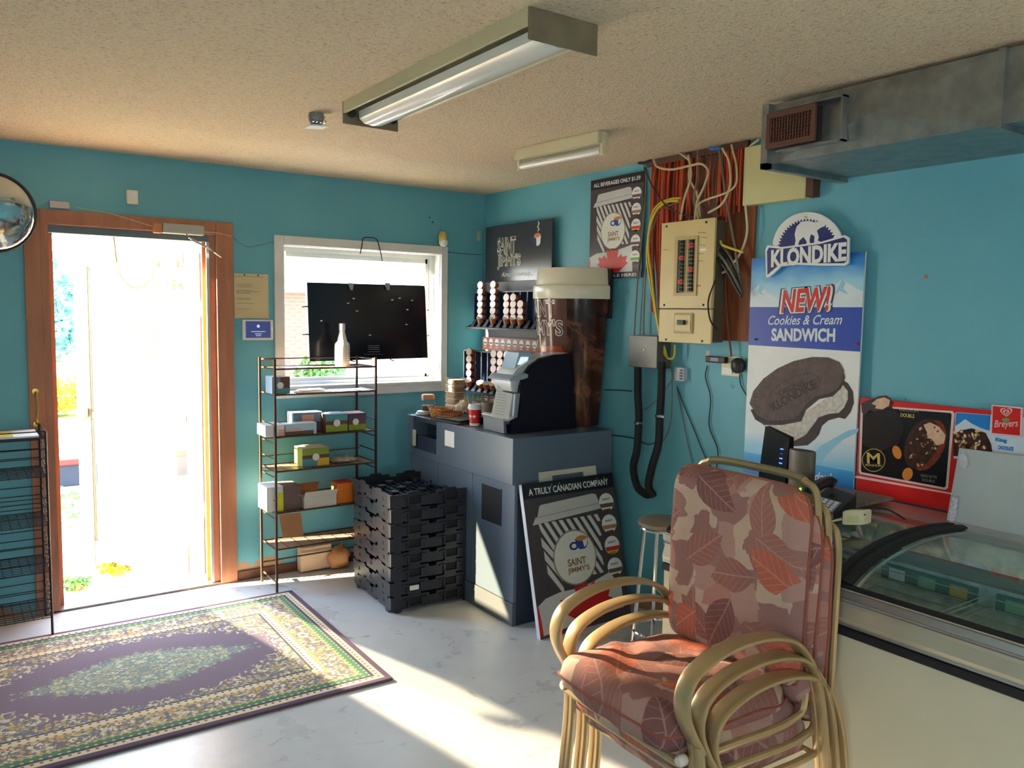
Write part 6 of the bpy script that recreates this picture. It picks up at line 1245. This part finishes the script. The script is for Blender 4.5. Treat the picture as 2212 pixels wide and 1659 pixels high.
for k, y0_ in enumerate((-2.78, -3.18, -3.58, -3.98, -4.38)):
    bw = MB()
    for i in range(9): z = .42+i*.035; [bw.tube([(xx, y0_, z), (xx, y0_-.38, z)], .0022, 4) for xx in (-.30, -.84)]; [bw.tube([(-.84, yy, z), (-.30, yy, z)], .0022, 4) for yy in (y0_, y0_-.38)]
    for i in range(15): x = -.84+i*.54/14; bw.tube([(x, y0_, .42), (x, y0_-.38, .42)], .002, 4)
    for i in range(10): y = y0_-i*.38/9; bw.tube([(-.84, y, .42), (-.30, y, .42)], .002, 4)
    b_ = mesh('wire_basket', bw, WB, fr)
    mesh('price_strip', MB().box((-.295, y0_-.02, .66), (-.285, y0_-.36, .72)), mat('green_price_strip', (96, 120, 104), .5), b_)
    for i in range(3): mesh('price_tag', MB().box((-.297, y0_-.05-.11*i, .67), (-.2955, y0_-.11-.11*i, .71)), (BYL, WPR, mat('pale_green_tag', (150, 186, 150), .5))[(i+k) % 3], b_)
# a few packs left in the freezer
for i, (x, y, m, lb) in enumerate(((-.6, -3.55, WPR, 'white carton lying in the freezer basket under the glass'), (-.55, -3.78, BGR, 'green carton beside the white one in the freezer'), (-.62, -4.02, LBL, 'pale blue carton in the freezer basket toward the right'), (-.5, -3.2, mat('pale_green_tag', (150, 186, 150), .5), 'pale green carton in the freezer left of the black arc'))):
    pk = thing('frozen_carton', lb, 'carton', (x, y, .425)); mesh('box', MB().box((x-.08, y-.06, .425), (x+.08, y+.06, .50), .004), m, pk); mesh('printed_band', MB().box((x-.081, y-.061, .45), (x+.081, y+.061, .47)), LBL if m is WPR else WPR, pk)

# ---- things on top of the freezer's back
def LZ(x): # height of the lid at x
    for a_, b_ in zip(LC, LC[1:]):
        if a_.x <= x <= b_.x: return a_.z+(b_.z-a_.z)*(x-a_.x)/(b_.x-a_.x)
    return BKZ
ZT = LZ(-.4)+.002
brd = tag(mesh('counter_board', MB().box((-.60, -3.12, LZ(-.45)+.004), (-.10, -2.71, LZ(-.45)+.016), .002), mat('speckled_counter', (118, 112, 104), .5, noise_=.35, nscale=40), loc=(-.3, -2.8, LZ(-.45)+.004)), 'grey brown board lying on the freezer top under the phone', 'board'); ZT = LZ(-.45)+.017
def lean(nm, px_pts, xpl, dep, m, par, bev=.004): return mesh(nm, MB().obox(*[Vector(q_) for q_ in px_pts]), m, par)
rt = thing('router', 'black upright router with blue lights on the freezer before the sign', 'router', (-.22, -2.72, ZT))
a, b = at(1640, 1040, 'x', -.30), at(1693, 1042, 'x', -.27); t1, t2 = at(1654, 922, 'x', -.27), at(1706, 948, 'x', -.24)
b0 = Vector((-.30, -2.52, ZT)); b1 = Vector((-.29, -2.665, ZT)); tp0 = at(1652, 920, 'x', -.27); tp1 = at(1706, 946, 'x', -.27)
a0 = at(1636, 1035, 'x', -.42); a1 = at(1695, 1052, 'x', -.42); a0.z = a1.z = ZT; q0 = at(1653, 921, 'x', -.40); q1 = at(1705, 946, 'x', -.40)
mb = MB().add([a0, a1, q1, q0, a0+X*.045, a1+X*.045, q1+X*.03, q0+X*.03], [(0, 1, 2, 3), (7, 6, 5, 4), (0, 3, 7, 4), (1, 5, 6, 2), (3, 2, 6, 7), (0, 4, 5, 1)]); mesh('case', mb, BLACKG, rt)
BL = mat('blue_led', (60, 90, 255), .3, emit=4)
for i in range(6): f_ = .78-.085*i; p = a1.lerp(q1, f_)+(a0-a1)*.22-X*.001; mesh('status_light', MB().box(p-Vector((.001, .007, .0025)), p+Vector((.0, .007, .0025))), BL if i in (0, 2, 3) else mat('dim_blue_led', (40, 50, 120), .3, emit=.6), rt)
text(Board(a0-X*.0012, (-1, 0, 0), (0, -1, 0), (0, 0, 1)), rt, 'mark_lettering', 'air', -(a0.y+a0.y)/2+a0.y+.02, .03, .022, .012, WPR, bold=.02)
sp = thing('modem', 'grey brown rounded modem with green light beside the black router', 'modem', (-.30, -2.78, ZT)); c = at(1731, 1035, 'x', -.40); c.z = ZT; zz = at(1731, 972, 'x', -.40).z-ZT
TP = mat('taupe_plastic', (104, 98, 86), .5)
mesh('case', MB().lathe([(0, 0), (.052, 0), (.056, .006), (.056, zz-.006), (.053, zz), (0, zz)], c, 28, ax=(X*.55, Y*1.0, Z)), TP, sp, smooth=True); mesh('top_plate', MB().lathe([(.045, zz+.0005), (.04, zz+.001), (0, zz+.001)], c, 28, ax=(X*.55, Y*1.0, Z)), BLACK, sp)
mesh('power_light', MB().box(c+Vector((-.0345, -.022, .018)), c+Vector((-.028, -.017, .038))), mat('green_led', (120, 230, 60), .3, emit=3), sp)
ph = thing('desk_phone', 'black desk phone with silver keypad and handset on the freezer', 'phone', (-.3, -3.0, ZT))
def Pz(x, y, z): return at(x, y, 'z', z)
k0, k1, k2, k3 = Pz(1743, 1095, ZT+.015), Pz(1800, 1112, ZT+.015), Pz(1850, 1070, ZT+.06), Pz(1790, 1050, ZT+.06)
mb = MB().add([k0, k1, k2, k3]+[Vector((p.x, p.y, ZT)) for p in (k0, k1, k2, k3)], [(0, 1, 2, 3), (7, 6, 5, 4), (0, 4, 5, 1), (1, 5, 6, 2), (2, 6, 7, 3), (3, 7, 4, 0)]); mesh('base', mb, BLACK, ph)
up_ = (k3-k0); rt_ = (k1-k0); n_ = rt_.cross(up_).normalized(); n_ = n_ if n_.z > 0 else -n_
mesh('keypad_plate', MB().obox(k0+up_*.06+rt_*.08+n_*.001, rt_*.85, up_*.42, n_*.003), mat('phone_silver', (150, 156, 170), .3, metal=.4), ph)
for i in range(4):
    for j in range(4): mesh('key', MB().obox(k0+up_*(.10+.095*i)+rt_*(.14+.2*j)+n_*.004, rt_*.13, up_*.045, n_*.003), WPR, ph)
mesh('display', MB().obox(k0+up_*.58+rt_*.35+n_*.001, rt_*.55, up_*.28, n_*.002), mat('lcd_dark', (46, 52, 50), .2), ph)
h_ = [at(x, y, 'z', ZT+.06+dz_) for x, y, dz_ in ((1740, 1078, .01), (1748, 1062, .03), (1768, 1048, .035), (1790, 1040, .03), (1800, 1045, .02))]
mesh('handset', MB().tube(bez(h_, 5), [.022]+[.02]*19+[.022], 10), BLACK, ph, smooth=True)
mesh('handset_cord', MB().tube(bez([at(x, y, 'z', ZT+.02) for x, y in ((1848, 1066), (1843, 1085), (1828, 1095), (1812, 1092))], 6), .005, 6), BLACK, ph, smooth=True)
ab = thing('adapter_block', 'cream square adapter block lying on the freezer glass', 'adapter', (-.5, -3.1, .9))
c0 = at(1818, 1134, 'z', ZT+.002); c1 = at(1866, 1134, 'z', ZT+.002); hgt = at(1818, 1103, 'x', c0.x).z-c0.z
mesh('block', MB().obox(c0, c1-c0, Vector((.045, 0, 0)), Vector((0, 0, max(.04, hgt))), .003), IVORY, ab); mesh('rating_label', MB().obox(c0+(c1-c0)*.25+Z*.006-X*.001, (c1-c0)*.5, X*.001, Z*.025), mat('label_yellowish', (206, 206, 150), .5), ab)
cable('adapter_lead', [c0+Z*.02, Pz(1795, 1128, ZT+.01), Pz(1775, 1148, LZ(-.6)+.008), Pz(1760, 1170, LZ(-.7)+.012)], .004, CW, 'cream lead running from the adapter block to the chair', 'cable')
cable('adapter_lead', [c1+Z*.035, Pz(1885, 1100, ZT+.03), Pz(1915, 1100, ZT+.02), Pz(1940, 1112, ZT+.0), Pz(1955, 1122, ZT)], .003, CK, 'thin dark lead curling right from the adapter block', 'cable')
c = Pz(1795, 1160, LZ(-.62)+.012); pg_ = thing('loose_plug', 'grey two pin plug lying on the curved freezer glass', 'plug', c)
mesh('plug_body', MB().tube([c+Vector((-.03, .035, .004)), c, c+Vector((.01, -.018, 0))], [.005, .009, .012], 8), GREYP, pg_, smooth=True)
for s_ in (-.006, .006): mesh('prong', MB().tube([c+Vector((.01+s_, -.018, 0)), c+Vector((.02+s_, -.04, -.002))], .002, 5), CHROME, pg_)

# ---- stool behind the chairs
sc0 = at(1432, 1120, 'z', .745); stl = thing('round_stool', 'round stool with worn seat and chrome legs behind the patio chairs', 'stool', (sc0.x, sc0.y, 0))
rS = (at(1380, 1120, 'z', .745)-sc0).length
mesh('seat', MB().lathe([(0, .03), (rS*.8, .028), (rS, .018), (rS, .006), (rS*.96, 0), (0, 0)], sc0-Z*.03, 32), mat('worn_stool_seat', (118, 106, 92), .35, noise_=.3, nscale=9), stl, smooth=True)
mesh('seat_ring', MB().tube([sc0-Z*.038+Vector((rS*.9*math.cos(R(a_)), rS*.9*math.sin(R(a_)), 0)) for a_ in range(0, 360, 12)], .008, 8, close=True), CHROME, stl, smooth=True)
for a_ in (60, 150, 240, 330): mesh('leg', MB().tube([sc0-Z*.04+Vector((rS*.75*math.cos(R(a_)), rS*.75*math.sin(R(a_)), 0)), Vector((sc0.x+rS*1.25*math.cos(R(a_)), sc0.y+rS*1.25*math.sin(R(a_)), .005))], .010, 8), CHROME, stl, smooth=True)
mesh('foot_ring', MB().tube([Vector((sc0.x+rS*1.1*math.cos(R(a_)), sc0.y+rS*1.1*math.sin(R(a_)), .25)) for a_ in range(0, 360, 12)], .007, 8, close=True), CHROME, stl, smooth=True)

# ---- stacked patio chairs
def fabric():
    m, t, b = newmat('leaf_print_fabric', .85); b.inputs['Specular IOR Level'].default_value = .2
    uv = nd(t, 'ShaderNodeUVMap'); base = uv.outputs[0]
    vb = nd(t, 'ShaderNodeTexVoronoi', i_Scale=13., distance='CHEBYCHEV'); nz = nd(t, 'ShaderNodeTexNoise', i_Scale=26., i_Detail=4.); t.links.new(base, nz.inputs['Vector'])
    nd2 = nd(t, 'ShaderNodeTexNoise', i_Scale=9.); t.links.new(base, nd2.inputs['Vector'])
    t.links.new(mix(t, .06, base, nd2.outputs['Color'], 'ADD'), vb.inputs['Vector'])
    sb_ = nd(t, 'ShaderNodeSeparateXYZ'); t.links.new(vb.outputs['Color'], sb_.inputs[0])
    c = ramp(t, sb_.outputs['X'], [(0, srgb(140, 104, 100)[:3]), (.30, srgb(170, 134, 124)[:3]), (.48, srgb(186, 164, 146)[:3]), (.68, srgb(168, 120, 108)[:3]), (.85, srgb(136, 98, 94)[:3])], 'CONSTANT')
    def leaves(scale, seed, colA, colB, prob, L=.42, Wd=.22):
        nonlocal c
        mp = nd(t, 'ShaderNodeVectorMath', operation='MULTIPLY_ADD'); mp.inputs[1].default_value = (scale,)*3; mp.inputs[2].default_value = (seed, seed*.7, 0); t.links.new(base, mp.inputs[0])
        v = nd(t, 'ShaderNodeTexVoronoi', i_Scale=1.); v.inputs['Randomness'].default_value = .75; t.links.new(mp.outputs[0], v.inputs['Vector'])
        df = nd(t, 'ShaderNodeVectorMath', operation='SUBTRACT'); t.links.new(mp.outputs[0], df.inputs[0]); t.links.new(v.outputs['Position'], df.inputs[1])
        sv = nd(t, 'ShaderNodeSeparateXYZ'); t.links.new(v.outputs['Color'], sv.inputs[0])
        rot = nd(t, 'ShaderNodeVectorRotate', rotation_type='Z_AXIS'); t.links.new(df.outputs[0], rot.inputs['Vector']); t.links.new(math_(t, 'MULTIPLY', sv.outputs['X'], 6.28), rot.inputs['Angle'])
        q_ = nd(t, 'ShaderNodeSeparateXYZ'); t.links.new(rot.outputs[0], q_.inputs[0])
        xx = math_(t, 'DIVIDE', q_.outputs['X'], L); ay = math_(t, 'ABSOLUTE', q_.outputs['Y'])
        wd = math_(t, 'MULTIPLY', math_(t, 'SUBTRACT', 1., math_(t, 'MULTIPLY', xx, xx)), math_(t, 'MULTIPLY_ADD', xx, -.07, Wd))
        ins = math_(t, 'MULTIPLY', math_(t, 'LESS_THAN', ay, wd), math_(t, 'GREATER_THAN', sv.outputs['Y'], 1-prob))
        vein = math_(t, 'LESS_THAN', ay, .010)
        side = math_(t, 'LESS_THAN', math_(t, 'FRACT', math_(t, 'MULTIPLY_ADD', math_(t, 'SUBTRACT', q_.outputs['X'], ay), 9., .2)), .09)
        col = mix(t, math_(t, 'GREATER_THAN', sv.outputs['Z'], .5), colA, colB); col = mix(t, math_(t, 'MULTIPLY', math_(t, 'MAXIMUM', vein, side), .35), col, srgb(206, 170, 150))
        c = mix(t, ins, c, col)
    leaves(4.8, 3.1, srgb(128, 84, 82), srgb(150, 100, 92), .8); leaves(4.4, 9.6, srgb(112, 70, 70), srgb(140, 92, 86), .6); leaves(4.1, 17.3, srgb(190, 98, 72), srgb(178, 92, 70), .34)
    c = mix(t, math_(t, 'MULTIPLY', nz.outputs['Fac'], .4), c, srgb(150, 114, 104)); t.links.new(c, b.inputs['Base Color'])
    wv = nd(t, 'ShaderNodeTexNoise', i_Scale=420.); t.links.new(base, wv.inputs['Vector']); bp = nd(t, 'ShaderNodeBump', i_Strength=.25, i_Distance=.003); t.links.new(wv.outputs['Fac'], bp.inputs['Height']); t.links.new(bp.outputs[0], b.inputs['Normal'])
    return m
FAB = fabric(); PIPE = mat('rust_piping', (142, 78, 64), .8); CHF = mat('champagne_chair_metal', (188, 164, 122), .3, metal=.55, noise_=.04)
def cushion(nm, O, U, V, w_, h_, th, par, seed=0, nu=26, nv=26, wr=.006):
    """U,V unit vectors in chair space; O centre"""
    N = U.cross(V).normalized(); mb_v, fs, uvs = [], [], []
    for side in (1, -1):
        for i in range(nu+1):
            for j in range(nv+1):
                u, v = i/nu*2-1, j/nv*2-1; pr = ((1-abs(u)**7)*(1-abs(v)**7))**.42
                n_ = noise.noise(Vector((u*2.2+seed, v*2.2, side)))*wr*1.3+noise.noise(Vector((u*5+seed, v*3, side*3)))*wr*.7
                puck = 1-.12*math.exp(-((abs(u)-.5)**2+(v+.0)**2)*30)
                u_, v_ = u*(1-.07*abs(v)**9), v*(1-.07*abs(u)**9)
                P = O+U*(u_*w_/2)+V*(v_*h_/2)+N*(side*(th/2*pr*puck)+n_*pr)
                mb_v.append(P); uvs.append((u*w_/2+seed*.37, v*h_/2+seed*.21))
    M_ = (nu+1)*(nv+1)
    for s_ in (0, 1):
        for i in range(nu):
            for j in range(nv):
                q_ = (s_*M_+i*(nv+1)+j, s_*M_+(i+1)*(nv+1)+j, s_*M_+(i+1)*(nv+1)+j+1, s_*M_+i*(nv+1)+j+1); fs.append(q_ if s_ == 0 else q_[::-1])
    me = bpy.data.meshes.new(nm); me.from_pydata(mb_v, [], fs); me.materials.append(FAB)
    ul = me.uv_layers.new(name='UVMap')
    for lp_ in me.loops: ul.data[lp_.index].uv = uvs[lp_.vertex_index]
    me.polygons.foreach_set('use_smooth', [True]*len(me.polygons)); o = link(bpy.data.objects.new(nm, me)); o.parent = par; WL[o.name] = Vector()
    k = 12; edge = []
    for (a0_, a1_) in (((-1, -1), (1, -1)), ((1, -1), (1, 1)), ((1, 1), (-1, 1)), ((-1, 1), (-1, -1))):
        for s_ in range(k): u = a0_[0]+(a1_[0]-a0_[0])*s_/k; v = a0_[1]+(a1_[1]-a0_[1])*s_/k; u_, v_ = u*(1-.07*abs(v)**9), v*(1-.07*abs(u)**9); edge.append(O+U*(u_*w_/2)+V*(v_*h_/2)+N*(noise.noise(Vector((u*2.2+seed, v*2.2, 1)))*wr))
    mesh('piping', MB().tube(edge, .0042, 6, close=True), PIPE, o, smooth=True, fix=False)
    return o
def make_chair(seed):
    """local space: +x forward, +y to the sitter's left, z up; origin on the floor below the seat's back edge"""
    r_ = thing('patio_chair', '', 'chair', (0, 0, 0)); sw = .275
    sz = .375; rec = .02   # seat height (frame), recline
    Bk = Vector((-rec, 0, 1)).normalized(); sb = .235
    cushion('seat_cushion', Vector((.245, 0, sz+.055)), Vector((1, 0, .05)).normalized(), Y, .51, .47, .135, r_, seed, wr=.012)
    cushion('back_cushion', Vector((-.005, 0, sz+.07))+Bk*.288, -Y, Bk, .51, .576, .11, r_, seed+3)
    for s_ in (-1, 1):
        y = s_*.262
        # arm: a flat ribbon from the front leg, forward round the bend, back along the rest and down into the rear leg
        arm = bez([(.40, y, sz+.03), (.435, y, sz+.085), (.460, y, sz+.14), (.460, y, sz+.19), (.43, y, sz+.236), (.35, y, sz+.268), (.25, y, sz+.280), (.14, y, sz+.270), (.05, y, sz+.235), (-.02, y, sz+.16), (-.065, y, sz+.06), (-.095, y, sz-.08), (-.12, y, .14), (-.14, y, .0)], 5)
        mesh('arm', MB().tube(arm, 0, flat=(.052, .016, (0, 1, 0))), CHF, r_, smooth=True)
        leg = bez([(.415, y, sz+.05), (.405, y, sz), (.405, y, .25), (.43, y, .0)], 5)
        mesh('leg', MB().tube(leg, 0, flat=(.05, .018, (0, 1, 0))), CHF, r_, smooth=False)
        fb_ = bez([(.44, s_*sb, sz), (.25, s_*sb, sz-.01), (.0, s_*sb, sz-.01), (-.055, s_*sb, sz+.06), (-.068, s_*sb, sz+.4), (-.078, s_*(sb-.01), sz+.61), (-.080, s_*(sb-.06), sz+.655)], 5)
        mesh('frame_tube', MB().tube(fb_, .011, 8), CHF, r_, smooth=True)
        mesh('glide_bolt', MB().lathe([(.012, 0), (.015, .004), (.015, .022), (.010, .028), (0, .028)], (.425, y-s_*.02, sz+.005), 12, ax=(Y, Z, X)), mat('bolt_cap', (206, 200, 186), .35), r_, smooth=True)
    mesh('back_rail', MB().tube(bez([(-.080, sb-.06, sz+.655), (-.082, .10, sz+.662), (-.082, -.10, sz+.662), (-.080, -(sb-.06), sz+.655)], 5), .0125, 8), mat('olive_rail', (136, 128, 96), .35, metal=.3), r_, smooth=True)
    mesh('seat_front_rail', MB().tube([(.44, -sb, sz-.005), (.44, sb, sz-.005)], .012, 8), CHF, r_, smooth=True); mesh('seat_back_rail', MB().tube([(.0, -sb, sz-.012), (.0, sb, sz-.012)], .010, 8), CHF, r_, smooth=True)
    for k in range(9): y = -.2+.05*k; mesh('seat_strap', MB().box((.0, y-.012, sz-.006), (.44, y+.012, sz-.004)), mat('strap_tan', (170, 150, 120), .7), r_)
    mesh('back_strap', MB().tube([(-.07, -sb+.01, sz+.5), (-.07, sb-.01, sz+.5)], .006, 6), CHF, r_, smooth=True)
    return r_
CHO = Vector((-1.196, -3.248, 0)); CHA = math.pi-R(1.8)
names3 = ['top patio chair of the stack, leaf print cushions and champagne metal arms', 'middle patio chair of the stack of three, cushions squeezed between the others', 'lowest patio chair of the stack of three, standing on the floor']
for i in range(3):
    ch = make_chair(i*1.7+1); ch['label'] = names3[i]; ch['group'] = 'stacked patio chairs'
    fwd = Vector((math.cos(CHA), math.sin(CHA), 0)); ch.location = CHO+fwd*(-.052*i)+Z*(.13-.065*i); ch.rotation_euler = (0, 0, CHA)
